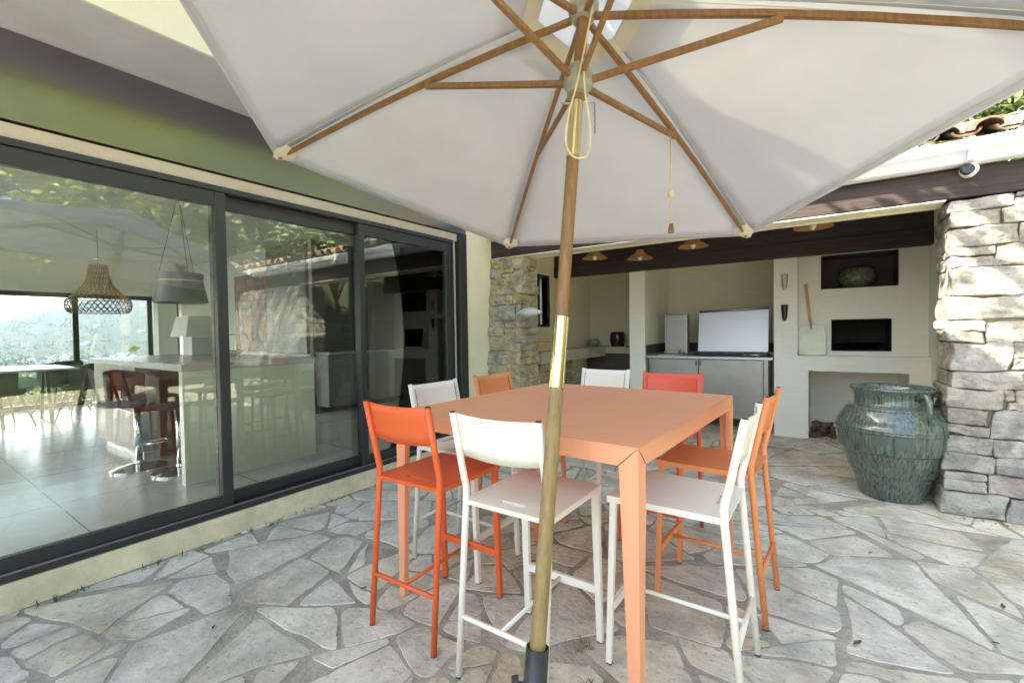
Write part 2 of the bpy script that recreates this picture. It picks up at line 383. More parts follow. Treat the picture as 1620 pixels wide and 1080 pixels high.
        for r_ in range(4):
            for k in range(n): fs.append((r_*n+k, r_*n+(k+1) % n, (r_+1)*n+(k+1) % n, (r_+1)*n+k))
        for k in range(n): fs.append((4*n+k, 4*n+(k+1) % n, 5*n))
        # consistent winding up
        ar = sum(out[k][0]*out[(k+1) % n][1]-out[(k+1) % n][0]*out[k][1] for k in range(n))
        if ar < 0: fs = [tuple(reversed(f)) for f in fs]
        mb.add(vs, fs)
    o = mb.build('paving', 'pave', smooth=True, auto=True); struct(o)
paving()

# ------------------------------------------------------------------ rubble wall generator
def rock(mb, x0, x1, y0, y1, z0, z1, rg, rough=.012, n=9, rad=.010, warp=None):
    c = ((x0+x1)/2, (y0+y1)/2, (z0+z1)/2); h = ((x1-x0)/2, (y1-y0)/2, (z1-z0)/2)
    r_ = min(rad, h[0]*.6, h[1]*.6, h[2]*.6); sd_ = rg.random()*50
    seen = {}; vs = []; fs = []
    skew = [rg.uniform(-.008, .008) for _ in range(8)]
    def vid(p):
        k = tuple(round(a, 4) for a in p)
        if k in seen: return seen[k]
        q = [p[i]*h[i] for i in range(3)]; inner = [max(-(h[i]-r_), min(h[i]-r_, q[i])) for i in range(3)]
        d = Vector([q[i]-inner[i] for i in range(3)])
        if d.length > r_: d = d.normalized()*r_
        w = Vector([c[i]+inner[i]+d[i] for i in range(3)])
        nn = Vector([p[i]**3 for i in range(3)]).normalized()
        f = mn.noise(w*6+Vector((sd_, 0, 0)))*rough*2.0+abs(mn.noise(w*15+Vector((0, sd_, 0))))*rough*1.9+mn.noise(w*40+Vector((0, 0, sd_)))*rough*.7
        w += nn*f
        w.x += mn.noise(Vector((sd_, w.z*7, w.y*3)))*.016+mn.noise(Vector((w.z*5, 4.1, 0)))*.012; w.z += mn.noise(Vector((w.x*7, sd_, w.y*3)))*.010+mn.noise(Vector((w.x*2.6, w.z*1.5, 7)))*.026*min(1, max(0, w.z*4), max(0, (2.1-w.z)*4))
        if warp: w = warp(w)
        seen[k] = len(vs); vs.append(tuple(w)); return seen[k]
    for ax in range(3):
        for sg in (-1, 1):
            for i in range(n):
                for j in range(n):
                    qd = []
                    for di, dj in ((0, 0), (1, 0), (1, 1), (0, 1)):
                        a = -1+2*(i+di)/n; b = -1+2*(j+dj)/n
                        # crowd samples towards the edges
                        a = math.sin(a*math.pi/2); b = math.sin(b*math.pi/2)
                        p = [0, 0, 0]; p[ax] = sg; p[(ax+1) % 3] = a; p[(ax+2) % 3] = b; qd.append(vid(p))
                    if sg < 0: qd.reverse()
                    fs.append(tuple(qd))
    mb.add(vs, fs)
def rubble(mb, x0, x1, y0, y1, z0, z1, rg, hmin=.09, hmax=.23, wmin=.12, wmax=.42, gap=.004, warp=None, rough=.012, jut=.02):
    z = z0
    while z < z1-.03:
        h = rg.uniform(hmin, hmax)
        if z+h > z1-.05: h = z1-z
        x = x0
        while x < x1-.02:
            w = rg.uniform(wmin, wmax)*(1 if h > .14 else 1.1)
            if x+w > x1-.08: w = x1-x
            j = rg.uniform(-.004, jut); e0 = rg.uniform(0, .02) if x == x0 else 0; e1 = rg.uniform(0, .02) if x+w >= x1-.001 else 0
            dz = rg.uniform(-.007, .007)
            if w < .24 and h > .12 and rg.random() < .6:
                hh = h*rg.uniform(.35, .65)
                rock(mb, x+gap-e0, x+w-gap+e1, y0-j, y1+j, z+gap, z+hh-gap, rg, rough, warp=warp)
                rock(mb, x+gap-e0, x+w-gap+e1, y0-j*.5, y1+j, z+hh+gap, z+h-gap, rg, rough, warp=warp)
            elif w > .24 and rg.random() < .4:
                ww = w*rg.uniform(.15, .3)
                rock(mb, x+gap-e0, x+w-ww-gap, y0-j, y1+j, z+gap, z+h-gap, rg, rough, warp=warp)
                hh = h*rg.uniform(.4, .6)
                rock(mb, x+w-ww+gap, x+w-gap+e1, y0-j*.3, y1+j, z+gap, z+hh-gap, rg, rough, warp=warp)
                rock(mb, x+w-ww+gap, x+w-gap+e1, y0-j*.6, y1+j, z+hh+gap, z+h-gap, rg, rough, warp=warp)
            else:
                rock(mb, x+gap-e0, x+w-gap+e1, y0-j, y1+j, z+gap+dz*.3, z+h-gap+dz*.3, rg, rough, warp=warp)
            x += w
        z += h

# ------------------------------------------------------------------ outdoor kitchen (pavilion)
PAV = empty('outdoor_kitchen', (-1.2, 6.15, 0), 0, 'cream painted summer kitchen pavilion with dark beams, tiled roof and stone pillars', 'building')
FY, BY = 6.15, 7.3
mb = MB()
mb.box(-3.62, -3.42, 4.62, 5.62, 0, 2.42)                      # side wall round the window
mb.box(-3.62, -3.42, 5.86, BY+.2, 0, 2.42)
mb.box(-3.618, -3.422, 5.62, 5.86, 0, 1.36)
mb.box(-3.618, -3.422, 5.62, 5.86, 2.06, 2.42)
mb.build('side_wall', 'plaster', PAV)
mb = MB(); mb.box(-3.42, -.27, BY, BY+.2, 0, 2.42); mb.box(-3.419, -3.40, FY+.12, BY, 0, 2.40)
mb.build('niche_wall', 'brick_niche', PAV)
mb = MB(); mb.box(-2.27, -2.05, FY, BY-.001, 0, 2.30); mb.build('column', 'brick_white', PAV, bevel=.006)
# oven block: column, base with log opening, recessed alcove with two niches
AY = FY+.17
mb = MB()
mb.box(-.514, -.277, FY, BY-.001, 0, 2.30)                     # left column
mb.box(.866, 1.05, FY-.35, BY, 0, 2.30)                        # right wall return
mb.box(-.277, -.173, FY+.0015, BY-.002, 0, .945)
mb.box(.698, .866, FY+.0015, BY-.002, 0, .945)
mb.box(-.173, .698, FY+.0015, BY-.002, .775, .945)
mb.box(-.173, .698, BY-.25, BY-.003, 0, .775)
def frame_wall(mb, xs_, zs_, holes, y0, y1):
    for i in range(len(xs_)-1):
        for k in range(len(zs_)-1):
            if (i, k) in holes: continue
            mb.box(xs_[i], xs_[i+1], y0, y1, zs_[k], zs_[k+1])
# alcove face as full-height strips (no shared coplanar faces)
A0, A1 = -.277, .866
mb.box(A0, -.058, AY, BY-.004, .945, 2.30); mb.box(.628, A1, AY, BY-.004, .945, 2.30)
mb.box(-.058, .04, AY, BY-.004, .945, 1.70); mb.box(.572, .628, AY, BY-.004, .945, 1.70)
mb.box(.04, .572, AY, BY-.004, .945, .995); mb.box(.04, .572, AY, BY-.004, 1.352, 1.70)
mb.box(-.058, .628, AY, BY-.004, 2.085, 2.30)
mb.build('oven_wall', 'brick_white', PAV)
# linings of the niches
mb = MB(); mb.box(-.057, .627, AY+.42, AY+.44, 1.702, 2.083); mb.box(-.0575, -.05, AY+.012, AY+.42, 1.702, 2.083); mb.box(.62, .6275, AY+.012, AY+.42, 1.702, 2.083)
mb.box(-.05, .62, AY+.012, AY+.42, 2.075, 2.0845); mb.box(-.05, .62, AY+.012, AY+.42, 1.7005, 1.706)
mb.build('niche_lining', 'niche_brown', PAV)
mb = MB(); mb.box(.041, .571, AY+.6, AY+.62, .997, 1.35); mb.box(.0405, .046, AY+.012, AY+.6, .997, 1.35); mb.box(.566, .5715, AY+.012, AY+.6, .997, 1.35)
mb.box(.046, .566, AY+.012, AY+.6, 1.343, 1.3515); mb.box(.046, .566, AY+.012, AY+.6, .9955, 1.001)
mb.build('oven_chamber', 'soot', PAV)
mb = MB(); mb.box(-2.049, -2.035, FY+.03, BY-.001, .93, 1.06); mb.box(-2.035, -.515, BY-.014, BY-.0005, .93, 1.06); mb.build('backsplash', 'niche_brown', PAV)
# beams and ceiling
mb = MB(); mb.box(-3.41, .87, FY-.10, FY+.02, 2.072, 2.235); mb.box(-3.41, .868, FY-.085, FY+.019, 2.238, 2.40)
ib = mb.build('beam', 'dark_wood', PAV, bevel=.008); ib['label'] = 'dark double lintel beam over the niches'
mb = MB(); mb.box(-3.2, 2.74, 4.205, 4.39, 2.118, 2.312); ob = mb.build('beam', 'dark_wood', PAV, bevel=.01); ob['label'] = 'dark front beam under the gutter'
mb = MB(); mb.box(-3.2, .66, 4.208, 4.40, 2.108, 2.1165); mb.box(-3.41, .86, 4.40, 4.44, 2.102, 2.40); mb.build('beam_lining', 'plaster', PAV)
mb = MB(); mb.box(-3.6, 1.0, 4.44, BY+.2, 2.403, 2.44); mb.build('ceiling', 'plaster', PAV)
mb = MB(); mb.box(-3.40, .86, FY+.03, BY-.01, 2.30, 2.34); mb.build('niche_ceiling', 'plaster', PAV)
# window in the side wall
w = MB(); w.box(-3.60, -3.40, 5.585, 5.62, 1.33, 2.09); w.box(-3.60, -3.40, 5.86, 5.90, 1.33, 2.09); w.box(-3.60, -3.401, 5.62, 5.86, 2.055, 2.089); w.box(-3.60, -3.401, 5.62, 5.86, 1.331, 1.366)
wf = w.build('window', 'anthracite', PAV); box('pane', 'pane_glare', wf, -3.52, -3.514, 5.62, 5.86, 1.366, 2.055)
box('handle', 'black_plastic', wf, -3.40, -3.37, 5.84, 5.86, 1.55, 1.68, bevel=.004)
# stone pillars
rg = random.Random(5)
def batter(w): return Vector((w.x, w.y-.13*max(0, 1-w.z/2.07) if w.y < 4.45 else w.y, w.z))
mb = MB(); rubble(mb, -3.19, -2.765, 4.2, 4.50, 0, 2.105, rg, .09, .21, .11, .30, warp=batter)
mb.add([(-3.18, 4.09, 0), (-2.785, 4.09, 0), (-2.785, 4.48, 0), (-3.18, 4.5, 0), (-3.18, 4.225, 2.09), (-2.785, 4.225, 2.09), (-2.785, 4.48, 2.09), (-3.18, 4.5, 2.09)], [(3, 2, 1, 0), (4, 5, 6, 7), (0, 1, 5, 4), (1, 2, 6, 5), (2, 3, 7, 6), (3, 0, 4, 7)])
o = mb.build('stone_pillar', 'wallstone_y', PAV); o['label'] = 'ochre stone pillar by the house'
mb = MB(); rg = random.Random(11)
def foot(w): return Vector((w.x-.05*max(0, 1-w.z/.9)*max(0, min(1, (1.1-w.x)/.4)), w.y-.04*max(0, 1-w.z/1.0), w.z))
rubble(mb, .69, 2.74, 4.22, 4.68, 0, 2.112, rg, .10, .22, .13, .40, rough=.008, warp=foot, jut=.016, gap=.0045)
o = mb.build('stone_pillar', 'wallstone_w', PAV); o['label'] = 'pale grey stone pillar in dappled sun'
mb = MB().box(.72, 2.72, 4.25, 4.65, 0, 2.10).build('pillar_core', 'mortar', PAV)
# gutter and tiled roof
mb = MB(); prof = [(4.205, 2.47), (4.205, 2.318), (4.13, 2.318), (4.112, 2.33), (4.10, 2.36), (4.085, 2.375), (4.062, 2.39), (4.05, 2.42), (4.055, 2.448), (4.068, 2.458), (4.08, 2.45), (4.075, 2.42), (4.085, 2.40), (4.10, 2.385), (4.19, 2.385), (4.19, 2.47)]
vs = [(x, y, z) for x in (-3.25, 2.76) for y, z in prof]; k = len(prof)
mb.add(vs, [(i, (i+1) % k, k+(i+1) % k, k+i) for i in range(k)]+[tuple(range(k-1, -1, -1)), tuple(range(k, 2*k))])
gt = mb.build('gutter', 'zinc', PAV, smooth=True, auto=True)
for x in (-1.9, -.6, .74, 2.0): box('gutter_clip', 'zinc', gt, x, x+.03, 4.045, 4.21, 2.316, 2.464, bevel=.004)
mb = MB(); rg = random.Random(3); SL = .30; TP = .205; ncol = 31
for i in range(ncol):
    x = -3.15+i*TP+rg.uniform(-.012, .012)
    for row in range(9):
        y0 = 4.12+row*.36+rg.uniform(-.02, .02); z0 = 2.475+(y0-4.12)*SL+row*.004; L = .44
        for up in (0, 1):   # channel tile, then cover tile
            xx = x+(TP/2 if up else 0); yy = y0-(.02 if up else -.01); rr_ = .082 if up else .085; vs = []; fs = []; nn = 8
            tw = rg.uniform(-.02, .02); lift = rg.uniform(0, .012)
            for e, (dy, f_) in enumerate(((0, 1.0 if up else .86), (L, .82 if up else 1.))):
                for lay in (0, 1):
                    for a in range(nn+1):
                        t = math.pi*a/nn; q = rr_*f_-lay*.014
                        px = xx+q*math.cos(t)+tw*dy; pz = z0+dy*SL+(.028+lift+q*math.sin(t)*.85 if up else .06-q*math.sin(t)*.62)
                        vs.append((px, yy+dy, pz))
            m_ = nn+1
            for a in range(nn):
                fs.append((a, a+1, 2*m_+a+1, 2*m_+a)); fs.append((m_+a+1, m_+a, 3*m_+a, 3*m_+a+1))
                fs.append((a+1, a, m_+a, m_+a+1)); fs.append((2*m_+a, 2*m_+a+1, 3*m_+a+1, 3*m_+a))
            fs += [(0, 2*m_, 3*m_, m_), (nn, m_+nn, 3*m_+nn, 2*m_+nn)]
            mb.add(vs, fs)
rf = mb.build('roof', stone_mat('roof_tiles', [(.40, .24, .15), (.50, .36, .26), (.46, .30, .20), (.36, .27, .21), (.55, .43, .33)], sc=9, dark=.4), PAV, smooth=True, auto=True)
box('eaves_mortar', 'mortar', PAV, -3.2, 3.1, 4.215, 4.40, 2.402, 2.50)
mb = MB(); mb.hexa([(-3.2, 4.2, 2.40), (3.15, 4.2, 2.40), (3.15, 7.5, 3.38), (-3.2, 7.5, 3.38), (-3.2, 4.2, 2.47), (3.15, 4.2, 2.47), (3.15, 7.5, 3.45), (-3.2, 7.5, 3.45)]).build('roof_deck', 'dark_wood', PAV)

# stone worktop of the left niche
mb = MB(); mb.box(-3.40, -2.94, 4.87, 6.88, .855, 1.005); mb.box(-3.399, -2.272, 6.88, BY-.002, .895, 1.003)
sb = empty('stone_worktop', (-3.1, 5.8, 0), 0, 'L-shaped pale stone worktop on rubble base in left niche', 'worktop')
mb.build('slab', 'stone_slab', sb, bevel=.008)
mb = MB(); rg = random.Random(9); rubble(mb, -3.38, -3.0, 4.95, 5.35, 0, .85, rg, .12, .22, .15, .3); mb.build('stone_base', 'wallstone_y', sb, smooth=True)
mb = MB(); rubble(mb, -3.38, -3.0, 5.85, 6.3, 0, .85, rg, .12, .22, .15, .3); mb.build('stone_base', 'wallstone_y', sb, smooth=True)
box('opening_shade_block', 'niche_brown', sb, -3.38, -2.29, 6.95, BY-.01, .0, .89)  # solid block, dark colour standing in for shade under the slab
tag(MB().box(-3.38, -3.02, 4.9, 5.42, 1.006, 1.125).build('stone_block', 'yellow_stone', bevel=.012), 'ochre stone block lying on the pale worktop beside the stone pillar', 'stone block')

# ------------------------------------------------------------------ outdoor kitchen equipment
st_ = empty('kitchen_cabinet', (-1.28, 6.35, 0), 0, 'stainless steel outdoor kitchen cabinet with two wide doors', 'kitchen cabinet')
mb = MB(); mb.box(-2.04, -.525, FY-.02, FY+.6, .885, .918); tp = mb.build('countertop', 'steel_bright', st_, bevel=.004)
box('hob', 'black_plastic', tp, -1.45, -.58, FY+.1, FY+.5, .9185, .93, bevel=.003)
box('tray', 'steel_bright', tp, -1.88, -1.6, FY+.03, FY+.3, .9185, .928, bevel=.002)
mb = MB(); mb.box(-2.0, -1.97, FY+.02, FY+.56, .0, .884); mb.box(-.62, -.57, FY+.0, FY+.05, .0, .884); mb.box(-1.97, -.62, FY+.05, FY+.56, .14, .884); mb.build('carcass', 'steel', st_, bevel=.003)
for a, b in ((-1.965, -1.365), (-1.355, -.625)):
    d = box('door', 'steel', st_, a, b, FY+.01, FY+.035, .15, .875, bevel=.003)
    MB().box((b-.03 if a < -1.5 else a+.01), (b-.012 if a < -1.5 else a+.028), FY-.0, FY+.008, .8, .86).build('hinge', 'anthracite', d)
ld = empty('griddle', (-1.0, 6.6, .93), 0, 'wide steel griddle with its lid raised against the wall', 'griddle')
mb = MB(); mb.hexa([(-1.47, 6.62, .955), (-.612, 6.62, .955), (-.612, 6.65, .955), (-1.47, 6.65, .955), (-1.462, 6.67, 1.49), (-.606, 6.67, 1.512), (-.606, 6.7, 1.512), (-1.462, 6.7, 1.49)]); mb.build('lid', 'steel_bright', ld, bevel=.006)
mb = MB(); mb.tube([(-1.45, 6.655, 1.505), (-.61, 6.655, 1.528)], .012, 8); mb.build('rim', 'steel_bright', ld, smooth=True)
box('plate', 'black_plastic', ld, -1.46, -.63, 6.27, 6.6, .931, .95, bevel=.006)
sp_ = empty('splash_guard', (-1.72, 6.6, .93), 0, 'narrow steel side burner cover standing upright left of the griddle', 'burner cover')
mb = MB(); mb.box(-1.87, -1.585, 6.5, 6.62, .935, 1.475); mb.build('cover', 'steel', sp_, bevel=.012)
mb = MB(); mb.box(-1.875, -1.865, 6.49, 6.63, .93, 1.49); mb.box(-1.59, -1.578, 6.49, 6.63, .93, 1.49); mb.build('flange', 'steel_bright', sp_)
lt = empty('lighter_set', (-1.75, 6.32, .93), 0, 'small cream gadget with black clip on steel counter', 'utensil')
mb = MB(); mb.tube([(-1.83, 6.35, .955), (-1.66, 6.35, .955)], .02, 10); mb.build('body', 'cord', lt, smooth=True)
mb = MB(); mb.tube([(-1.66, 6.35, .955), (-1.63, 6.35, .98), (-1.64, 6.35, 1.0)], .008, 8); mb.build('clip', 'black_plastic', lt, smooth=True)
tg = empty('bottle_tray', (-.72, 6.25, .93), 0, 'low pile of shiny utensils at right end of steel counter', 'utensils')
mb = MB(); mb.tube([(-.88, 6.26, .937), (-.66, 6.2, .942)], .007, 8); mb.tube([(-.85, 6.22, .937), (-.6, 6.27, .943)], .007, 8); mb.build('handles', 'chrome', tg, smooth=True)
# niche pots
def lathe_thing(name, prof, loc, m, label, cat, n=36, smooth=True):
    o = MB().lathe(prof, (0, 0, 0), n).build(name, m, smooth=smooth, auto=True); o.location = loc; return tag(o, label, cat)
lathe_thing('pot', [(.05, 0), (.085, .03), (.1, .075), (.09, .11), (.06, .125), (.055, .115), (.05, .12)], (-3.22, 7.05, 1.004), 'grey_clay', 'small round grey pot in corner of the stone worktop', 'pot')
lathe_thing('jar', [(.10, 0), (.118, .05), (.122, .12), (.118, .2), (.105, .235), (.095, .235), (.09, .2)], (-2.80, 7.05, 1.004), 'brown_glaze', 'dark brown glazed jar standing on the stone worktop', 'jar')
lathe_thing('vase', [(.10, 0), (.13, .02), (.165, .07), (.18, .125), (.17, .185), (.145, .225), (.135, .232), (.125, .225), (.12, .1)], (.285, 6.6, 1.707), 'olive_clay', 'squat mottled green vase in the upper wall niche', 'vase', 48)
lathe_thing('bowl', [(.06, 0), (.08, .004), (.16, .035), (.225, .075), (.235, .078), (.215, .062), (.10, .02), (.01, .012)], (.31, 6.62, 1.002), 'dark_glass', 'wide black glass bowl inside the oven opening', 'bowl', 48)
# peel
pl = empty('pizza_peel', (-.145, 6.25, .95), 0, 'metal pizza peel with wooden handle leaning in the alcove', 'pizza peel')
Y0 = AY-.03; pts = []
outl = [(-.262, .99), (-.245, .955), (-.215, .947), (-.03, .947), (-.008, .96), (.0, .99), (-.003, 1.2), (-.02, 1.262), (-.06, 1.28), (-.13, 1.29), (-.20, 1.275), (-.255, 1.255), (-.272, 1.22)]
def yy_(z): return AY-.10+.09*(z-.95)/.85
vs = [(x-.01, yy_(z)-.0, z+.003) for x, z in outl]+[(x-.01, yy_(z)+.006, z+.003) for x, z in outl]; k = len(outl)
MB().add(vs, [tuple(range(k)), tuple(range(2*k-1, k-1, -1))]+[(i, k+i, k+(i+1) % k, (i+1) % k) for i in range(k)]).build('blade', 'peel', pl)
MB().tube([(-.15, yy_(1.26)-.008, 1.25), (-.155, yy_(1.33)-.008, 1.34)], .010, 8).build('ferrule', 'steel', pl, smooth=True)
MB().tube([(-.155, yy_(1.33)-.008, 1.33), (-.175, yy_(1.5)-.006, 1.5), (-.20, yy_(1.72)-.01, 1.72), (-.203, yy_(1.76)-.01, 1.765)], [.013, .014, .017, .019], 10).build('handle', 'wood_pale', pl, smooth=True)
for z, m_, lab in ((1.80, 'peel', 'pale grey ceramic wall shell above the black one'), (1.445, 'brown_glaze', 'black ceramic wall shell below the pale one')):
    mb = MB(); vs = []; n = 10; k = 9
    for i in range(k):
        t = i/(k-1); wd = .036*(1-.45*t**2.2); zc = z+.088-.176*t
        for a in range(n+1): th = math.pi*a/n; vs.append((-.405+wd*math.cos(th), FY-.002-.03*math.sin(th)*(1-.3*t), zc-(.01*math.sin(th) if t == 1 else 0)))
    fs = [(i*(n+1)+a, (i+1)*(n+1)+a, (i+1)*(n+1)+a+1, i*(n+1)+a+1) for i in range(k-1) for a in range(n)]+[tuple(range(n+1)), tuple(range((k-1)*(n+1)+n, (k-1)*(n+1)-1, -1))]
    fs += [tuple([i*(n+1)+n for i in range(k)]+[i*(n+1) for i in range(k-1, -1, -1)])]
    tag(mb.add(vs, fs).build('wall_shell', m_, smooth=True, auto=True), lab, 'wall ornament')
# logs
rg = random.Random(4)
k = 0
LOGW = ['at the left foot of the heap', 'second along the floor of the heap', 'third along the floor of the heap', 'at the right end of the heap floor', 'left in the second layer', 'in the middle of the second layer', 'right in the second layer', 'on top at left', 'on top at right', 'leaning at the front of the heap', 'far behind the heap at left', 'far behind the heap at right']
for i, lb in enumerate(LOGW):
    row = 0 if i < 4 else 1 if i < 7 else 2 if i < 9 else 0
    x = -.125+(i if i < 4 else i-4 if i < 7 else i-7 if i < 9 else i-9)*.085+row*.03; y = 6.30+rg.uniform(0, .06) if i < 9 else 6.22+.09*(i-8)
    mb = MB(); l = rg.uniform(.07, .11); r_ = rg.uniform(.026, .038)
    o = mb.tube([(-l, 0, 0), (-l*.4, .008, .005), (l*.3, -.006, .002), (l, .003, 0)], [r_*.8, r_, r_*.95, r_*.7], 6).build('firewood_log', 'logs'); o.location = (x, y, .035+row*.058); o.rotation_euler = (rg.uniform(0, 2), rg.uniform(-.25, .25), rg.uniform(.6, 2.4))
    tag(o, 'rough brown log under the oven, '+lb, 'log', 'firewood logs under the oven')
# fish on pillar
fi = empty('fish_ornament', (-2.62, 4.14, 1.47), 0, 'pale ceramic fish fixed to the ochre stone pillar', 'fish ornament')
vs = []; fs = []; n = 20
for i in range(n+1):
    t = i/n; x = -.15+.3*t; h = .055*math.sin(math.pi*t)**.8+.003
    if t > .93: h = .012+(t-.93)*.25
    vs += [(-2.625+x, 4.11-.012*math.sin(math.pi*t), 1.472+h), (-2.625+x, 4.098-.02*math.sin(math.pi*t), 1.472), (-2.625+x, 4.11-.012*math.sin(math.pi*t), 1.472-h), (-2.625+x, 4.14, 1.472)]
for i in range(n):
    for a in range(4): fs.append((i*4+a, i*4+(a+1) % 4, i*4+4+(a+1) % 4, i*4+4+a))
fs += [(3, 2, 1, 0), (n*4, n*4+1, n*4+2, n*4+3)]
MB().add(vs, fs).build('body', 'fish', fi, smooth=True)
MB().lathe([(.006, 0), (.005, .004)], (0, 0, 0), 12).build('eye', 'black_plastic', fi).location = Vector((-2.69, 4.083, 1.485))-Vector(fi.location)
# camera dome
sc = empty('security_camera', (.757, 4.2, 2.285), 0, 'white dome security camera under the white gutter', 'security camera')
def disc(name, c, r_, d, m_, par, n=28):
    vs = [(c[0]+r_*math.cos(2*math.pi*a/n), c[1], c[2]+r_*math.sin(2*math.pi*a/n)) for a in range(n)]
    vs += [(c[0]+r_*math.cos(2*math.pi*a/n), c[1]-d, c[2]+r_*math.sin(2*math.pi*a/n)) for a in range(n)]
    vs += [(c[0]+r_*.8*math.cos(2*math.pi*a/n), c[1]-d*1.3, c[2]+r_*.8*math.sin(2*math.pi*a/n)) for a in range(n)]
    return MB().add(vs, [(j*n+a, j*n+(a+1) % n, (j+1)*n+(a+1) % n, (j+1)*n+a) for j in (0, 1) for a in range(n)]+[tuple(range(2*n, 3*n))]).build(name, m_, par, smooth=True, auto=True)
disc('housing', (.765, 4.205, 2.285), .045, .05, 'ground_cam', sc); disc('lens', (.747, 4.135, 2.277), .034, .02, 'dark_glass', sc)
# wicker lamps
lamp = empty('wicker_lamp', (0, 0, 0), 0, 'x', 'lamp', 'wicker pendant lamps under the pavilion roof', local=True)
mb = MB(); prof = [(.045, .10), (.052, .075), (.06, .06), (.10, .035), (.15, .0), (.16, -.008), (.15, -.004), (.10, .026), (.055, .05), (.04, .06), (.03, .098)]
mb.lathe(prof, n=40, close=False); mb.build('shade', 'wicker', lamp, smooth=False)
mb = MB(); [mb.tube([(r_*math.cos(a*2*math.pi/24), r_*math.sin(a*2*math.pi/24), z) for a in range(25)], .004, 5, cap=False) for r_, z in ((.157, -.004), (.125, .019), (.095, .04), (.062, .062))]; mb.build('rings', 'wicker', lamp, smooth=True)
mb = MB(); mb.lathe([(.004, -.03), (.022, -.015), (.028, .005), (.02, .03), (.012, .05)], n=16); mb.build('bulb', mat('bulb_glass', (.85, .8, .7), .1), lamp, smooth=True)
mb = MB(); mb.tube([(0, 0, .10), (0, 0, .24)], .003, 6); mb.build('cable', 'black_plastic', lamp)
LL = [((-2.41, 5.33, 2.185), 'leftmost wicker lamp, close to the wooden parasol pole'), ((-1.94, 5.65, 2.17), 'wicker lamp second from left under the dark ceiling'), ((-1.23, 5.35, 2.195), 'wicker lamp third from left, above the steel kitchen cabinet'), ((-.105, 5.05, 2.195), 'rightmost wicker lamp, above the pizza peel')]
for i, (p, lb) in enumerate(LL):
    o = lamp if i == 0 else copy_tree(lamp); o.location = p; o['label'] = lb

# ------------------------------------------------------------------ big glazed pot
pm = mat('green_glaze', (.03, .05, .045), .16, .3, 5, stretch=(1, 1, .12), alpha2=(.10, .17, .16)); n_, L_, b_ = N(pm); b_.inputs['Coat Weight'].default_value = .6; b_.inputs['Coat Roughness'].default_value = .06
tc = n_.new('ShaderNodeTexCoord'); mp = n_.new('ShaderNodeMapping'); mp.inputs['Scale'].default_value = (75, 75, 1.1); L_.new(tc.outputs['Object'], mp.inputs[0])
nz = n_.new('ShaderNodeTexNoise'); nz.inputs['Scale'].default_value = 1; nz.inputs['Detail'].default_value = 5; L_.new(mp.outputs[0], nz.inputs[0])
rp = n_.new('ShaderNodeValToRGB'); el = rp.color_ramp.elements; el[0].position = .36; el[0].color = (.038, .046, .043, 1); el[1].position = .64; el[1].color = (.115, .17, .16, 1); e = el.new(.5); e.color = (.085, .125, .115, 1); e = el.new(.57); e.color = (.10, .105, .07, 1)
L_.new(nz.outputs[0], rp.inputs[0]); L_.new(rp.outputs[0], b_.inputs['Base Color'])
POT = empty('ceramic_pot', (.43, 4.62, 0), 0, 'large green glazed ceramic urn standing before the log opening', 'pot')
PC = (.40, 4.40)
prof = [(.19, 0), (.205, .015), (.225, .10), (.25, .19), (.252, .197), (.262, .199), (.266, .21), (.29, .29), (.318, .37), (.322, .377), (.328, .378), (.333, .388), (.348, .45), (.355, .52), (.356, .53), (.362, .534), (.362, .543), (.356, .548), (.361, .553), (.361, .562), (.354, .566), (.345, .60), (.325, .645), (.298, .685), (.290, .692), (.296, .697), (.292, .706), (.268, .72), (.244, .727), (.236, .742), (.236, .79), (.246, .815), (.262, .838), (.268, .845), (.268, .853), (.26, .858), (.245, .851), (.225, .822), (.218, .78), (.225, .73), (.28, .66), (.30, .5), (.28, .3), (.2, .05)]
prof = [(r_*.975, z*.955) for r_, z in prof]
mb = MB().lathe(prof, (PC[0], PC[1], 0), 64); mb.build('body', pm, POT, smooth=True)
for a in (R(-58), R(122)):
    d = Vector((math.cos(a), math.sin(a), 0)); c = Vector((PC[0], PC[1], 0)); t_ = Vector((-d.y, d.x, 0))
    mb = MB(); mb.tube([c+d*.232+Vector((0, 0, .745)), c+d*.262+Vector((0, 0, .785)), c+d*.30+Vector((0, 0, .785)), c+d*.325+Vector((0, 0, .745)), c+d*.325+Vector((0, 0, .68)), c+d*.33+Vector((0, 0, .61))], [.02, .022, .022, .02, .017, .010], 10, up=t_); mb.build('handle', pm, POT, smooth=True)

# ------------------------------------------------------------------ house
HO = empty('house', (-6.5, 1.5, 0), 0, 'modern cream house with a long glazed front and dark metal fascia', 'house')
HX = -3.2
mb = MB(); mb.add([(HX-.25, -3.4, 0), (-3.125, -3.4, 0), (-3.125, 4.3, 0), (HX-.25, 4.3, 0), (HX-.25, -3.4, .125), (HX+.03, -3.4, .122), (HX+.03, 4.3, .122), (HX-.25, 4.3, .125)], [(3, 2, 1, 0), (4, 5, 6, 7), (0, 1, 5, 4), (1, 2, 6, 5), (2, 3, 7, 6), (3, 0, 4, 7)]); mb.build('sill', 'sill', HO)
box('front_wall', 'plaster', HO, HX-.3, HX-.001, 3.75, 4.62, .12, 2.74)
mb = MB(); mb.box(HX-.3, HX-.02, -3.2, 3.75, 2.235, 2.31); mb.box(HX-.3, HX-.03, 3.55, 3.62, .125, 2.235); mb.build('lintel_strip', 'lintel', HO)
box('fascia', 'fascia', HO, HX-.3, HX+.004, -3.2, 3.76, 2.318, 2.742)
box('soffit', 'soffit', HO, HX-.3, -2.672, -3.6, 3.95, 2.745, 2.80)
mb = MB(); mb.box(HX-.3, -2.664, -3.6, 3.95, 2.80, 4.2); mb.box(-2.672, -2.655, -3.6, 3.95, 2.743, 2.80); mb.build('parapet', 'plaster', HO)
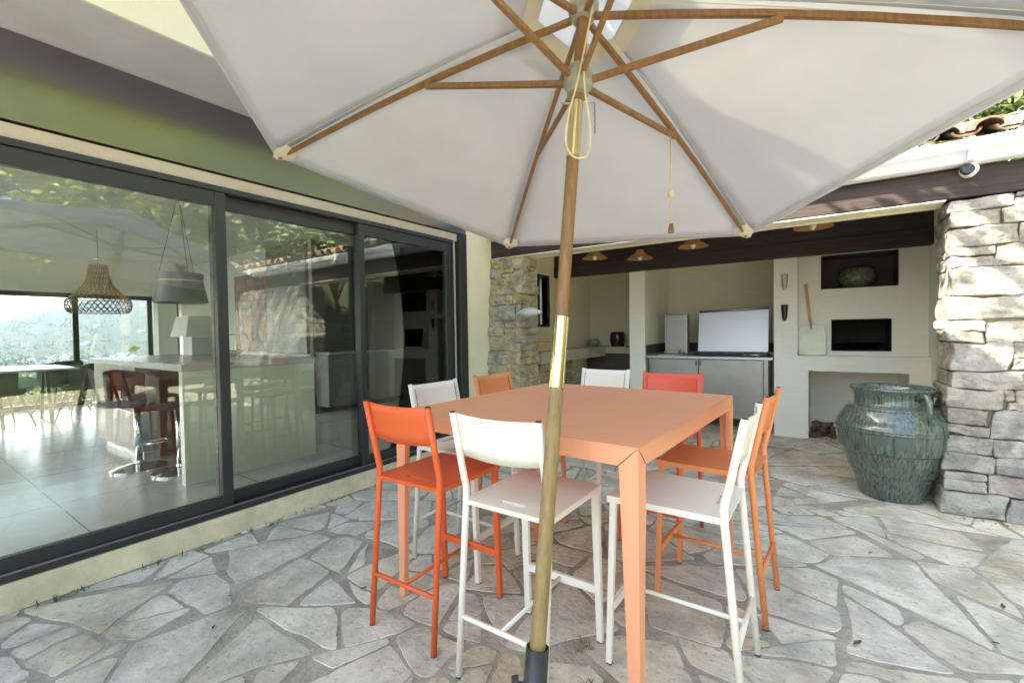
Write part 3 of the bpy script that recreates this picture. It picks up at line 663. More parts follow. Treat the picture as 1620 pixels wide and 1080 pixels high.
mb = MB(); mb.box(-11.3, HX-.3, -1.9, 5.3, 2.9, 3.1); mb.box(-11.3, -4.5, 5.301, 7.4, 2.9, 3.1); mb.box(-11.3, -10, -3.5, -1.9, 2.9, 3.1); mb.box(-4.2, HX-.3, -3.5, -1.9, 2.9, 3.1); mb.build('roof', 'plaster', HO); box('added_skylight', 'glass_plain', HO, -10, -4.2, -3.5, -1.9, 3.0, 3.006)  # roof opening and its pane are added, unseen, to let sun into the room
box('ceiling', 'ceiling_dark', HO, -10.75, HX-.3, -1.9, 5.3, 2.62, 2.70); box('ceiling', 'ceiling_dark', HO, -10.75, -4.5, 5.302, 7.0, 2.62, 2.70)
mb = MB(); mb.box(-10.9, -10.6, 3.6, 7.0, 0, 2.9); mb.box(-10.88, -10.62, -3.3, 3.6, 2.02, 2.9); mb.box(-10.75, -10.35, -3.2, 3.6, 2.03, 2.62); mb.build('rear_wall', 'inner_cream', HO)
mb = MB(); mb.box(-10.6, -6.02, 3.65, 3.8, .13, 2.62); mb.build('partition_wall', 'inner_white', HO)
box('end_wall', 'inner_cream', HO, -10.9, -4.5, 7.0, 7.2, 0, 2.9); mb = MB(); mb.box(-10.55, HX-.1, -3.26, -3.2, .13, .2); mb.box(-10.55, HX-.1, -3.26, -3.2, 2.55, 2.62); [mb.box(x, x+.06, -3.259, -3.201, .2, 2.55) for x in (-10.5, -8.7, -6.9, -5.1, -3.4)]; sw = mb.build('added_side_window', 'anthracite', HO); box('pane', 'glass_plain', sw, -10.5, HX-.1, -3.233, -3.227, .2, 2.55)  # unseen glazed south end, added to bring more sun indoors
mb = MB(); mb.box(HX-.6, HX-.3, 3.75, 5.3, .13, 2.62); mb.box(-4.5, HX-.6, 5.2, 5.3, .13, 2.62); mb.box(-4.6, -4.5, 5.2, 7.0, .13, 2.62); mb.build('inner_wall', 'inner_cream', HO)
box('jamb_column', 'inner_white', HO, -10.34, -10.1, 3.15, 3.45, .13, 2.62)
# interior floor
fm = mat('floor_tile', (.56, .55, .53), .22, .10, 1.4); n_, L_, b_ = N(fm); tc = n_.new('ShaderNodeTexCoord')
br = n_.new('ShaderNodeTexBrick'); br.offset = 0; mp = n_.new('ShaderNodeMapping'); mp.inputs['Location'].default_value = (.35, .25, 0); L_.new(tc.outputs['Object'], mp.inputs[0]); L_.new(mp.outputs[0], br.inputs[0]); br.inputs['Scale'].default_value = 1
br.inputs['Brick Width'].default_value = 1.0; br.inputs['Row Height'].default_value = 1.0; br.inputs['Mortar Size'].default_value = .004; br.inputs['Mortar Smooth'].default_value = .1
br.inputs['Mortar'].default_value = (.10, .10, .10, 1); old = b_.inputs['Base Color'].links[0].from_socket
L_.new(old, br.inputs['Color1']); L_.new(old, br.inputs['Color2']); L_.new(br.outputs[0], b_.inputs['Base Color'])
struct(MB().box(-10.7, HX-.2, -3.4, 7.0, .0, .132).build('floor', fm))
# glazed doors
def door(y0, y1, xo, lab, right=.065, left=.06):
    mb = MB(); x0, x1 = HX-.06-xo, HX-.012-xo
    mb.box(x0, x1, y0, y0+left, .16, 2.20); mb.box(x0, x1, y1-right, y1, .16, 2.20)
    mb.box(x0+.002, x1-.002, y0+left, y1-right, 2.105, 2.198); mb.box(x0+.002, x1-.002, y0+left, y1-right, .162, .235)
    d = mb.build('sliding_door', 'anthracite', HO, bevel=.004); d['label'] = lab
    box('glass', 'glass', d, (x0+x1)/2-.003, (x0+x1)/2+.003, y0+left, y1-right, .235, 2.105); return d
door(-2.2, -.3, .0, 'sliding door outside the picture at left'); door(-.3, 1.385, .0, 'nearest sliding glass door'); door(1.32, 2.47, .055, 'middle sliding glass door', right=.045); door(2.405, 3.545, .0, 'far sliding glass door', left=.055, right=.09)
mb = MB(); mb.box(HX-.13, HX+.0, -3.2, 3.56, 2.20, 2.234); mb.box(HX-.13, HX+.02, -3.2, 3.56, .125, .158); mb.box(HX-.129, HX-.001, 3.545, 3.56, .158, 2.2)
mb.build('door_frame', 'anthracite', HO)
mb = MB(); mb.box(HX+.004, HX+.008, -3.2, 3.55, .158, .164); mb.box(HX-.008, HX-.004, -3.2, 3.55, .158, .164); mb.build('door_track', 'steel_bright', HO)
box('shutter_rail', 'anthracite', HO, HX-.05, HX+.022, 3.64, 3.75, .125, 2.318, bevel=.004)
# far window of the room
mb = MB(); XW = -10.5
mb.box(XW-.04, XW+.04, -3.2, 3.6, 1.955, 2.03); mb.box(XW-.04, XW+.04, -3.2, 3.6, .132, .21)
for y in (-2.6, -.3, 2.07, 3.1, 3.52): mb.box(XW-.039, XW+.039, y, y+.075, .21, 1.955)
fw_ = mb.build('rear_window', 'anthracite', HO); box('pane', 'glass_plain', fw_, XW-.003, XW+.003, -3.2, 3.6, .21, 1.955)
# painting
pmn = bpy.data.materials.new('painting'); pmn.use_nodes = True; n_, L_, b_ = N(pmn); tc = n_.new('ShaderNodeTexCoord'); mp = n_.new('ShaderNodeMapping'); mp.inputs['Scale'].default_value = (5, 5, 1.6); L_.new(tc.outputs['Object'], mp.inputs[0])
nz = n_.new('ShaderNodeTexNoise'); nz.inputs['Scale'].default_value = 1.6; nz.inputs['Detail'].default_value = 5; L_.new(mp.outputs[0], nz.inputs[0]); rp = n_.new('ShaderNodeValToRGB'); el = rp.color_ramp.elements
el[0].position = .3; el[0].color = (.04, .05, .10, 1); el[1].position = .72; el[1].color = (.55, .08, .03, 1)
for p_, c_ in ((.4, (.16, .20, .28)), (.48, (.30, .28, .30)), (.54, (.5, .22, .08)), (.6, (.25, .12, .25)), (.66, (.45, .42, .36))): e = el.new(p_); e.color = (*c_, 1)
L_.new(nz.outputs[0], rp.inputs[0]); L_.new(rp.outputs[0], b_.inputs['Base Color'])
pa = empty('painting', (-7.3, 3.6, 1.1), 0, 'large colourful abstract painting on the inner partition wall', 'painting')
box('canvas', pmn, pa, -8.15, -7.1, 3.61, 3.645, 1.02, 2.25)
# cabinets
box('wall_panel', 'cab_mid', HO, -7.09, -6.021, 3.60, 3.649, 1.0, 2.60)

CB = empty('kitchen_wall_units', (-6.3, 5.0, .13), 0, 'row of dark grey kitchen wall units inside the house', 'kitchen units')
box('tall_unit', 'cab_grey', CB, -6.6, -6.0, 3.70, 5.30, .132, 2.615)
mb = MB(); mb.box(-6.6, -6.0, 5.305, 6.20, .132, 2.615); tu = mb.build('tall_unit', 'cab_grey', CB)
box('white_panel', 'inner_white', CB, -6.6, -5.98, 6.205, 6.9, .132, 2.615)
mb = MB(); mb.box(-5.998, -5.70, 3.72, 5.28, .25, .985); bu = mb.build('base_unit', 'cab_mid', CB, bevel=.003); box('worktop', 'worktop', bu, -5.998, -5.66, 3.71, 5.29, .99, 1.02)
for z0, z1 in ((1.66, 1.95), (1.28, 1.62), (.88, 1.24)):
    ov = box('oven', 'dark_glass', tu, -5.998, -5.975, 5.36, 6.14, z0, z1, bevel=.003); MB().tube([(-5.95, 5.42, z1-.04), (-5.95, 6.08, z1-.04)], .01, 8).build('handle_bar', 'chrome', ov)
# island
IS = empty('kitchen_island', (-4.9, 1.9, .132), 0, 'kitchen island with sage lacquered end panel and grey wood drawers', 'kitchen island')
box('end_panel', 'lacquer', IS, -4.09, -4.02, 1.395, 2.47, .133, 1.005)
mb = MB(); mb.box(-6.42, -4.018, 1.385, 2.48, 1.007, 1.062); mb.build('worktop', 'worktop', IS, bevel=.003)
mb = MB(); mb.box(-6.38, -5.2, 1.60, 2.44, .145, 1.003); mb.build('carcass', 'brown_wood', IS)
mb = MB(); mb.box(-6.40, -5.15, 1.42, 1.60, .60, 1.0); dr = mb.build('drawer', 'taupe_wood', IS, bevel=.002); MB().box(-6.40, -5.10, 1.395, 1.42, .585, .60).build('handle_strip', 'steel_bright', dr)
mb = MB(); mb.box(-6.40, -5.15, 1.42, 1.60, .22, .575); mb.build('drawer', 'taupe_wood', IS, bevel=.002)
mb = MB(); mb.box(-6.30, -5.20, 1.48, 1.60, .133, .215); mb.build('plinth', 'steel_bright', IS)
mb = MB(); mb.box(-5.2, -4.09, 2.30, 2.36, .133, 1.003); mb.build('back_panel', 'brown_wood', IS)
# stools
sto = empty('bar_stool', (0, 0, 0), 0, 'x', 'bar stool', 'chrome bar stools at the kitchen island', local=True)
MB().lathe([(.20, 0), (.20, .012), (.12, .03), (.035, .05), (.03, .07)], n=32).build('base', 'chrome', sto, smooth=True, auto=True)
MB().tube([(0, 0, .05), (0, 0, .55)], .027, 14).build('column', 'chrome', sto, smooth=True)
MB().tube([(.0, -.03, .2), (0, -.17, .22), (.1, -.2, .22), (.17, -.1, .22), (.03, 0, .21)], .01, 8).build('footrest', 'chrome', sto, smooth=True)
MB().box(-.2, .2, -.19, .19, .55, .62).build('seat', 'charcoal', sto, bevel=.03)
mb = MB(); vs = []; n = 12
for i in range(n+1):
    t = -1+2*i/n; a = t*1.15; x, y = .21*math.sin(a), .21*math.cos(a)
    for rr_, z in ((1, .58), (1.04, .86-.05*abs(t)**2), (.93, .86-.05*abs(t)**2), (.9, .58)): vs.append((x*rr_, y*rr_, z))
fs = [(i*4+a, i*4+(a+1) % 4, i*4+4+(a+1) % 4, i*4+4+a) for i in range(n) for a in range(4)]+[(3, 2, 1, 0), (n*4, n*4+1, n*4+2, n*4+3)]
mb.add(vs, fs).build('backrest', 'charcoal', sto, smooth=True, auto=True)
for i, (p, a, lb) in enumerate((((-4.50, 1.53, .133), R(150), 'chrome bar stool half hidden by the sage end panel'), ((-4.94, 1.37, .133), R(125), 'chrome bar stool in front of the island drawers'))):
    o = sto if i == 0 else copy_tree(sto); o.location = p; o.rotation_euler.z = a; o['label'] = lb
# dining set
dt = empty('dining_table', (-8.8, 1.2, .132), 0, 'dining table with thin pale top and slanted black legs', 'dining table')
box('table_top', 'worktop', dt, -9.5, -8.05, .85, 1.65, .865, .89, bevel=.006)
for x, y in ((-8.95, 1.02), (-8.85, 1.45)):
    MB().tube([(x-.08, y, .86), (x-.28, y, .14), (x+.32, y, .14), (x+.1, y, .86)], .024, 4).build('leg', 'anthracite', dt)
ch = empty('dining_chair', (0, 0, 0), 0, 'x', 'chair', 'charcoal dining chairs', local=True)
mb = MB(); vs = []; n = 14
for i in range(n+1):
    t = -1+2*i/n; a = t*1.9; x, y = .25*math.sin(a), -.22*math.cos(a)
    top = .80-.10*abs(t)**2
    for rr_, z in ((.86, .42), (1.0, .46), (1.08, top), (.97, top), (.88, .5)): vs.append((x*rr_, y*rr_, z))
fs = [(i*5+a, i*5+(a+1) % 5, i*5+5+(a+1) % 5, i*5+5+a) for i in range(n) for a in range(5)]+[(4, 3, 2, 1, 0), tuple(n*5+a for a in range(5))]
mb.add(vs, fs).build('backrest', 'charcoal', ch, smooth=True, auto=True)
MB().lathe([(.20, .41), (.235, .43), (.235, .47), (.2, .485)], n=24).build('seat', 'charcoal', ch, smooth=True)
for x, y in ((-1, -1), (1, -1), (1, 1), (-1, 1)): MB().tube([(x*.13, y*.13, .42), (x*.24, y*.23, 0)], [.014, .009], 8).build('leg', 'bark' if y > 0 else 'anthracite', ch)
for i, (p, a, lb) in enumerate((((-8.75, 1.82, .132), R(150), 'charcoal dining chair beside the island drawers'), ((-8.75, 1.02, .132), R(15), 'charcoal dining chair at the left edge, back towards the patio'), ((-9.65, 1.75, .132), R(110), 'charcoal dining chair at the far side behind the table'), ((-9.8, 2.45, .132), R(115), 'charcoal dining chair seen just above the island top'))):
    o = ch if i == 0 else copy_tree(ch); o.location = p; o.rotation_euler.z = a; o['label'] = lb
# pendant lamps in the house
bl = empty('drum_lamp', (-5.0, 1.745, 1.86), 0, 'charcoal drum pendant with gold line over the island', 'pendant lamp')
mb = MB(); mb.lathe([(.235, .03), (.20, -.24+.02), (.195, -.23), (.225, .03)], (-5.0, 1.745, 1.59+.0), 40, close=False)
MB().lathe([(.185, .27), (.178, .20), (.215, .0), (.21, .0), (.17, .19), (.18, .27)], (-5.0, 1.745, 1.59), 48, close=False).build('shade', 'lamp_charcoal', bl, smooth=True, auto=True)
MB().lathe([(.181, .0), (.184, .006), (.181, .012)], (-5.0, 1.745, 1.785), 48, close=False).build('gold_band', 'gold', bl, smooth=True)
MB().lathe([(.16, .0), (.16, .004)], (-5.0, 1.745, 1.66), 32).build('diffuser', 'inner_white', bl)
mb = MB(); [mb.tube([(-5.0+.17*math.cos(a), 1.745+.17*math.sin(a), 1.85), (-5.0, 1.745, 2.6)], .002, 5) for a in (0, 2.1, 4.2)]; mb.build('wires', 'black_plastic', bl)
# basket lamp: open weave
bk = empty('basket_lamp', (-7.5, 1.735, 1.62), 0, 'large bell-shaped woven basket pendant over the dining area', 'pendant lamp')
def basket(prof, c, n, r_, twist):
    mb = MB()
    for k in range(n):
        for sgn in (-1, 1):
            pts = []
            for i, (rd, z) in enumerate(prof): a = 2*math.pi*k/n+sgn*twist*i; pts.append((c[0]+rd*math.cos(a), c[1]+rd*math.sin(a), c[2]+z))
            mb.tube(pts, r_, 3, cap=False)
    for rd, z in prof[::2]: mb.tube([(c[0]+rd*math.cos(a*math.pi/18), c[1]+rd*math.sin(a*math.pi/18), c[2]+z) for a in range(37)], r_*.9, 3, cap=False)
    return mb
pf = [(.085, .58), (.095, .53), (.098, .48), (.11, .42), (.13, .36), (.165, .30), (.205, .25), (.245, .205), (.275, .18)]
basket(pf, (-7.5, 1.735, 1.60), 26, .0042, .10).build('upper_shade', 'wicker', bk)
pf2 = [(.275, .18), (.305, .165), (.318, .13), (.32, .09), (.312, .05), (.295, .02), (.27, .0)]
basket(pf2, (-7.5, 1.735, 1.58), 34, .0042, .08).build('lower_shade', 'wicker_dark', bk)
MB().lathe([(.04, .0), (.04, .03), (.01, .045)], (-7.5, 1.735, 2.24), 16).build('ceiling_cap', 'chrome', bk, smooth=True)
MB().tube([(-7.5, 1.735, 2.17), (-7.5, 1.735, 2.61)], .003, 6).build('cable', 'black_plastic', bk)
# table lamp and tap on the island
tl = empty('table_lamp', (-5.95, 2.25, 1.063), 0, 'white square table lamp standing on the kitchen island', 'table lamp')
MB().hexa([(-6.17, 2.03, 1.27), (-5.73, 2.03, 1.27), (-5.73, 2.47, 1.27), (-6.17, 2.47, 1.27), (-6.12, 2.08, 1.50), (-5.78, 2.08, 1.50), (-5.78, 2.42, 1.50), (-6.12, 2.42, 1.50)]).build('lamp_shade', 'inner_white', tl, bevel=.004)
box('base', 'inner_white', tl, -6.08, -5.82, 2.12, 2.38, 1.063, 1.265, bevel=.005)
tp_ = empty('kitchen_tap', (-4.85, 2.12, 1.063), 0, 'curved chrome kitchen tap on the island worktop', 'tap')
mb = MB(); mb.tube([(-4.95, 2.1, 1.063), (-4.95, 2.1, 1.24), (-4.93, 2.12, 1.28), (-4.87, 2.17, 1.30), (-4.80, 2.22, 1.29), (-4.78, 2.24, 1.24)], .011, 10); mb.build('spout', 'chrome', tp_, smooth=True)
mb = MB(); mb.tube([(-4.95, 2.08, 1.10), (-5.03, 2.02, 1.13)], .008, 8); mb.build('lever', 'chrome', tp_, smooth=True)
bw = empty('fruit_bowl', (-5.2, 2.25, 1.063), 0, 'low wire bowl on the island beside the tap', 'bowl')
mb = MB(); [mb.tube([(-5.2+r_*math.cos(a*math.pi/10), 2.25+r_*math.sin(a*math.pi/10), 1.067+z) for a in range(21)], .004, 5) for r_, z in ((.07, 0), (.10, .02), (.125, .045))]
[mb.tube([(-5.2+.07*math.cos(a), 2.25+.07*math.sin(a), 1.067), (-5.2+.125*math.cos(a), 2.25+.125*math.sin(a), 1.112)], .003, 5) for a in np.arange(0, 6.28, .52)]; mb.build('wires', 'chrome', bw)

# ------------------------------------------------------------------ high table
TA = -.06+.0; F0 = Vector((-.492, 1.40, 0)); e1 = Vector((-math.cos(.06), math.sin(.06), 0)); e2 = Vector((math.sin(.045), math.cos(.045), 0)); TW, TL, TH, AP = 1.225, 1.37, .90, .068
TB = empty('high_table', F0+e1*TW/2+e2*TL/2, 0, 'square peach metal high table with tapered corner legs', 'table')
def TP_(u, v, z): p = F0+e1*u+e2*v; return (p.x, p.y, z)
def tprism(mb, pts, z0, z1): k = len(pts); return mb.add([TP_(*p, z0) for p in pts]+[TP_(*p, z1) for p in pts], [tuple(range(k)), tuple(range(2*k-1, k-1, -1))]+[(i, k+i, k+(i+1) % k, (i+1) % k) for i in range(k)])
mb = MB(); tprism(mb, [(0, 0), (TW, 0), (TW, TL), (0, TL)], TH-.004, TH); mb.build('table_top', 'table_paint', TB, bevel=.0015)
# aprons with mitred ends, legs with a pointed head on both faces
g = .003
def apron(a, b, nrm):
    a = Vector(a); b = Vector(b); d = (b-a).normalized(); nr = Vector(nrm); L = (b-a).length; t = .012; vs = []
    def P(s, dn, z): q = a+d*s+nr*dn; return TP_(q.x, q.y, z)
    for dn in (0, t):
        vs += [P(g*1.5+dn, dn, TH-.0045), P(L-g*1.5-dn, dn, TH-.0045), P(L-AP-g-dn*.3, dn, TH-AP), P(AP+g+dn*.3, dn, TH-AP)]
    vs += [P(AP+g, .04, TH-AP), P(L-AP-g, .04, TH-AP)]
    return MB().add(vs, [(0, 1, 2, 3), (7, 6, 5, 4), (0, 4, 5, 1), (1, 5, 6, 2), (3, 2, 9, 8), (3, 7, 4, 0)])
for a, b, nr in (((0, 0), (TW, 0), (0, 1)), ((0, 0), (0, TL), (1, 0)), ((TW, 0), (TW, TL), (-1, 0)), ((0, TL), (TW, TL), (0, -1))): apron(a, b, nr).build('apron', 'table_paint', TB)
def leg(cu, cv, su, sv):
    mb = MB(); wt, wb = AP-.001, .036
    for ax in (0, 1):
        def P(s, dn, z): return TP_(cu+su*(s if ax == 0 else dn), cv+sv*(dn if ax == 0 else s), z)
        t = .0245 if ax == 0 else .024
        fr = [(0.0005, TH-.0055), (wt, TH-AP-.001), (wb, 0.004), (.0005, 0.004)]
        vs = [P(s, 0.0004, z) for s, z in fr]+[P(min(s, wb if i > 1 else wt), t, z) for i, (s, z) in enumerate(fr)]
        mb.add(vs, [(0, 1, 2, 3), (7, 6, 5, 4), (0, 4, 5, 1), (1, 5, 6, 2), (2, 6, 7, 3), (3, 7, 4, 0)])
    o = mb.build('leg', 'table_paint', TB); return o
for cu, cv, su, sv in ((0, 0, 1, 1), (TW, 0, -1, 1), (TW, TL, -1, -1), (0, TL, 1, -1)):
    lg = leg(cu, cv, su, sv)
    for ax in (0, 1):
        def P(s_, dn, z): return TP_(cu+su*(s_ if ax == 0 else dn), cv+sv*(dn if ax == 0 else s_), z)
        MB().add([P(.001, -.0006, TH-.004), P(.0035, -.0006, TH-.004), P(AP+.0025, -.0006, TH-AP), P(AP, -.0006, TH-AP), P(.001, .001, TH-.004), P(.0035, .001, TH-.004), P(AP+.0025, .001, TH-AP), P(AP, .001, TH-AP)],
                 [(0, 1, 2, 3), (7, 6, 5, 4), (0, 4, 5, 1), (1, 5, 6, 2), (2, 6, 7, 3), (3, 7, 4, 0)]).build('mitre_seam', 'seam', lg)

# ------------------------------------------------------------------ chairs
def make_chair(pm_):
    r = empty('high_chair', (0, 0, 0), 0, 'x', 'chair', 'metal high chairs round the table', local=True)
    hw = .183; SH = .65
    for s in (-1, 1):
        # rear post: foot, splayed up to the seat, kinked, leaning back to the top
        lg = MB().tube([(s*hw, 0.0, .006), (s*hw*.985, .048, .56), (s*hw*.98, .055, .64), (s*hw*.98, .056, .69), (s*hw*.985, .035, .78), (s*hw, -.008, .985)], [.0125, .013, .0135, .0135, .013, .0125], 14).build('rear_leg', pm_, r, smooth=True)
        MB().tube([(s*hw, -.0083, .9855), (s*hw, -.0085, .988)], .0105, 12).build('cap', 'black_plastic', lg)
        MB().tube([(s*hw, 0, 0), (s*hw, 0, .0065)], .012, 12).build('foot', 'black_plastic', lg)
        # front leg: flat tapered bar
        x0 = s*(hw+.004); wt, wb = .034, .026
        vs = []
        for z, w_, y in ((.004, wb, .475), (.632, wt, .452)):
            vs += [(x0-s*.0, y, z), (x0-s*w_, y, z), (x0-s*w_, y-.020, z), (x0-s*.0, y-.024, z)]
        fs = [(3, 2, 1, 0), (4, 5, 6, 7), (0, 1, 5, 4), (1, 2, 6, 5), (2, 3, 7, 6), (3, 0, 4, 7)]
        if s > 0: fs = [tuple(reversed(f)) for f in fs]
        fl = MB().add(vs, fs).build('front_leg', pm_, r, bevel=.003)
        MB().box(min(x0, x0-s*wb)+.002, max(x0, x0-s*wb)-.002, .454, .474, 0, .0045).build('foot', 'black_plastic', fl)
    # seat with hand slot and turned-down rims
    xs_ = [-hw-.004, -.052, .052, hw+.004]; ys_ = [.042, .088, .112, .462]; mb = MB(); z0, z1 = SH-.0045, SH
    for i in range(3):
        for j in range(3):
            if (i, j) == (1, 1): continue
            m2 = 4 if (j == 2) else 1
            for q in range(m2):
                ya = ys_[j]+(ys_[j+1]-ys_[j])*q/m2; yb = ys_[j]+(ys_[j+1]-ys_[j])*(q+1)/m2
                def sag(x, y): return -.004*max(0, 1-(x/hw)**2)*math.sin(math.pi*max(0, min(1, (y-.05)/.4)))
                xa, xb = xs_[i], xs_[i+1]
                mb.add([(xa, ya, z1+sag(xa, ya)), (xb, ya, z1+sag(xb, ya)), (xb, yb, z1+sag(xb, yb)), (xa, yb, z1+sag(xa, yb))], [(0, 1, 2, 3)])
    mb.box(-.052, .052, .086, .088, SH-.012, SH); mb.box(-.052, .052, .112, .114, SH-.012, SH)
    for s in (-1, 1): mb.add([(s*(hw+.004), .042, SH), (s*(hw+.004), .462, SH), (s*(hw+.003), .462, SH-.022), (s*(hw+.003), .05, SH-.020)], [(0, 1, 2, 3)])
    mb.add([(-hw-.004, .462, SH), (hw+.004, .462, SH), (hw+.003, .458, SH-.026), (-hw-.003, .458, SH-.026)], [(0, 1, 2, 3)])
    mb.add([(-hw-.004, .042, SH), (hw+.004, .042, SH), (hw, .046, SH-.016), (-hw, .046, SH-.016)], [(0, 1, 2, 3)])
    st = mb.build('seat', pm_, r, solid=.003)
    # curved back sheet between and around the posts
    n = 16; vs = []
    def py(z): return .035+(.056-.035)*0 if z < .78 else .035-(.043)*(z-.78)/.205
    rows = [(.828, 0), (.86, 0), (.94, 0), (.982, 0)]
    for z, _ in rows:
        for i in range(n+1):
            t = -1+2*i/n; x = t*(hw+.006)
            bow = -.026*(1-t*t)
            zz_ = z-(.012*(1-t*t) if z < .83 else 0)+(-.006*(1-t*t) if z > .98 else 0)
            vs.append((x, py(z)+.0145+bow if abs(t) < .96 else py(z)+.010, zz_))
    fs = [(j*(n+1)+i, j*(n+1)+i+1, (j+1)*(n+1)+i+1, (j+1)*(n+1)+i) for j in range(len(rows)-1) for i in range(n)]
    bk_ = MB().add(vs, fs).build('backrest', pm_, r, smooth=True, solid=.004)
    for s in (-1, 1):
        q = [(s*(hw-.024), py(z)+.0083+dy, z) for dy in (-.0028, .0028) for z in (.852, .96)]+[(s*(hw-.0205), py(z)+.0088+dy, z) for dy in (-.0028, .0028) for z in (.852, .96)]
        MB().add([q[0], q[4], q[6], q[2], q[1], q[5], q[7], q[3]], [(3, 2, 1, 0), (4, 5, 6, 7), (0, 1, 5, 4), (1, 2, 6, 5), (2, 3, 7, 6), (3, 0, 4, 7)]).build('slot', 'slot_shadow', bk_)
    # bars
    mb2 = MB().tube([(-hw*.99, .018, .222), (hw*.99, .018, .222)], .0095, 10); mb2.build('rear_stretcher', pm_, r, smooth=True)
    MB().tube([(0, .018, .222), (0, .45, .222)], .0085, 10).build('middle_stretcher', pm_, r, smooth=True)
    MB().box(-hw+.02, hw-.02, .444, .462, .205, .238).build('front_stretcher', pm_, r, bevel=.002)
    return r
cw, co, cpch, crd = make_chair('white_paint'), None, None, None
chairs = [('white', (-.937, 1.235), 0, 'white high chair in front, directly behind the parasol pole'),
          ('orange', (-1.455, 1.255), 1, 'deep orange high chair at the near left corner of the table'),
          ('white', (-.222, 1.785), 90, 'white high chair at the near right side, back to the paving'),
          ('peach', (-.205, 2.335), 88, 'peach high chair on the right side behind the white one'),
          ('red', (-.845, 3.07), 179, 'coral red high chair at the far side before the steel kitchen'),
          ('white', (-1.36, 3.17), 177, 'white high chair at the far side, beside the coral red one'),
          ('peach', (-1.90, 2.50), -92, 'peach high chair at the far left, before the ochre pillar'),
          ('white', (-1.915, 1.945), -91, 'white high chair at the left side between orange and peach')]
protos = {'white': cw}
for i, (c, p, a, lb) in enumerate(chairs):
    if c not in protos:
        protos[c] = make_chair({'orange': 'orange_paint', 'peach': 'peach_paint', 'red': 'red_paint'}[c]); o = protos[c]
    elif i == 0: o = cw
    else: o = copy_tree(protos[c])
    o.location = (p[0], p[1], .0); o.rotation_euler.z = R(a); o['label'] = lb

# ------------------------------------------------------------------ parasol
PB = Vector((-.69742643, 1.11242805, .35)); AX = Vector((-.01754994, 0, 1)); 
AX = Vector((-.0171779, .2040912, .97880116)); TOP = Vector((-.73500462, 1.55889571, 2.49121465)); RR, DR, PH = 1.39886397, .44975444, .25735334
E1 = AX.cross(Vector((0, 1, 0))).normalized(); E2 = AX.cross(E1)
def RIM(i): a = PH-i*math.pi/3; return TOP-AX*DR+RR*(math.cos(a)*E1+math.sin(a)*E2)
def ctrl(k, i0, i1, s, raise_=0.):   # point on canopy: k along rib, s between ribs
    a = TOP+(RIM(i0)-TOP)*k; b = TOP+(RIM(i1)-TOP)*k
    bow = 4*s*(1-s)*.0*k
    return a+(b-a)*s+AX*(raise_-bow+.03*math.sin(math.pi*k)*1.)-AX*(.008*4*s*(1-s)*math.sin(math.pi*min(1, k)))
def PP(t): return PB+AX*t
UM = empty('parasol', PB, 0, 'large off-white hexagonal parasol on a leaning wooden pole', 'parasol')
MB().tube([PP(-.30), PP(.77)], .0235, 20).build('lower_pole', 'teak_olive', UM, smooth=True, auto=True)
MB().tube([PP(.76), PP(.99)], .0252, 24).build('brass_sleeve', 'brass', UM, smooth=True, auto=True)
MB().tube([PP(.985), PP(2.16)], .0215, 20).build('upper_pole', 'teak', UM, smooth=True, auto=True)
br_ = MB().tube([PP(1.555), PP(1.765)], .0232, 20).build('brass_plate', 'brass', UM, smooth=True, auto=True)
hubm = MB()
def hub(t, r_, h):
    mb = MB(); mb.tube([PP(t-h), PP(t-h*.5), PP(t-h*.3), PP(t+h*.3), PP(t+h*.5), PP(t+h)], [r_*.72, r_*.78, r_, r_, r_*.78, r_*.7], 24); return mb
hub(1.85, .052, .055).build('runner', 'hub', UM, smooth=True, auto=True)
hub(2.15, .055, .05).build('top_hub', 'hub', UM, smooth=True, auto=True)
for i in range(-1, 5):
    a = PP(2.145)+(RIM(i)-TOP).normalized()*.045; b = RIM(i); d = b-a
    pts = [a+d*k-AX*.022+AX*.03*math.sin(math.pi*k) for k in (0, .2, .4, .6, .8, .985)]
    rb = MB().tube(pts, [.0165, .0165, .0165, .0155, .0145, .012], 4, up=AX, squash=.72).build('rib', 'teak', UM, bevel=.002)
    k = .425; q = a+d*k-AX*.045+AX*.03*math.sin(math.pi*k); out = (RIM(i)-TOP); out = (out-AX*out.dot(AX)).normalized()
    MB().tube([PP(1.85)+out*.045, q+(q-PP(1.85)).normalized()*.02], .0155, 4, up=AX, squash=.75).build('strut', 'teak', UM, bevel=.002)
    # pocket at the corner
    o_ = (RIM(i)-TOP).normalized(); t_ = AX.cross(o_).normalized(); c = RIM(i)
    vs = [c-o_*.10-t_*.035-AX*.012, c-o_*.10+t_*.035-AX*.012, c-o_*.055+t_*.05-AX*.02, c+o_*.006+t_*.012-AX*.012, c+o_*.006-t_*.012-AX*.012, c-o_*.055-t_*.05-AX*.02, c-o_*.06-AX*.036]
    MB().add(vs, [(0, 1, 6), (1, 2, 6), (2, 3, 6), (3, 4, 6), (4, 5, 6), (5, 0, 6)]).build('corner_pocket', 'canvas_hem', UM, smooth=True)
mb = MB(); NK, NS = 20, 12; hole = .125
for i in range(-1, 5):
    vs = [ctrl(hole+(1-hole)*a/NK, i, i+1, b/NS) for a in range(NK+1) for b in range(NS+1)]
    mb.add(vs, [(a*(NS+1)+b, a*(NS+1)+b+1, (a+1)*(NS+1)+b+1, (a+1)*(NS+1)+b) for a in range(NK) for b in range(NS)])
mb.build('canopy', 'canvas', UM, smooth=True, solid=.0015)
mb = MB()
for i in range(-1, 5):
    vs = [ctrl(k, i, i+1, b/NS, rz) for k, rz in ((.982, -.003), (1.003, -.003), (1.004, .003)) for b in range(NS+1)]
    mb.add(vs, [(a*(NS+1)+b, a*(NS+1)+b+1, (a+1)*(NS+1)+b+1, (a+1)*(NS+1)+b) for a in range(2) for b in range(NS)])
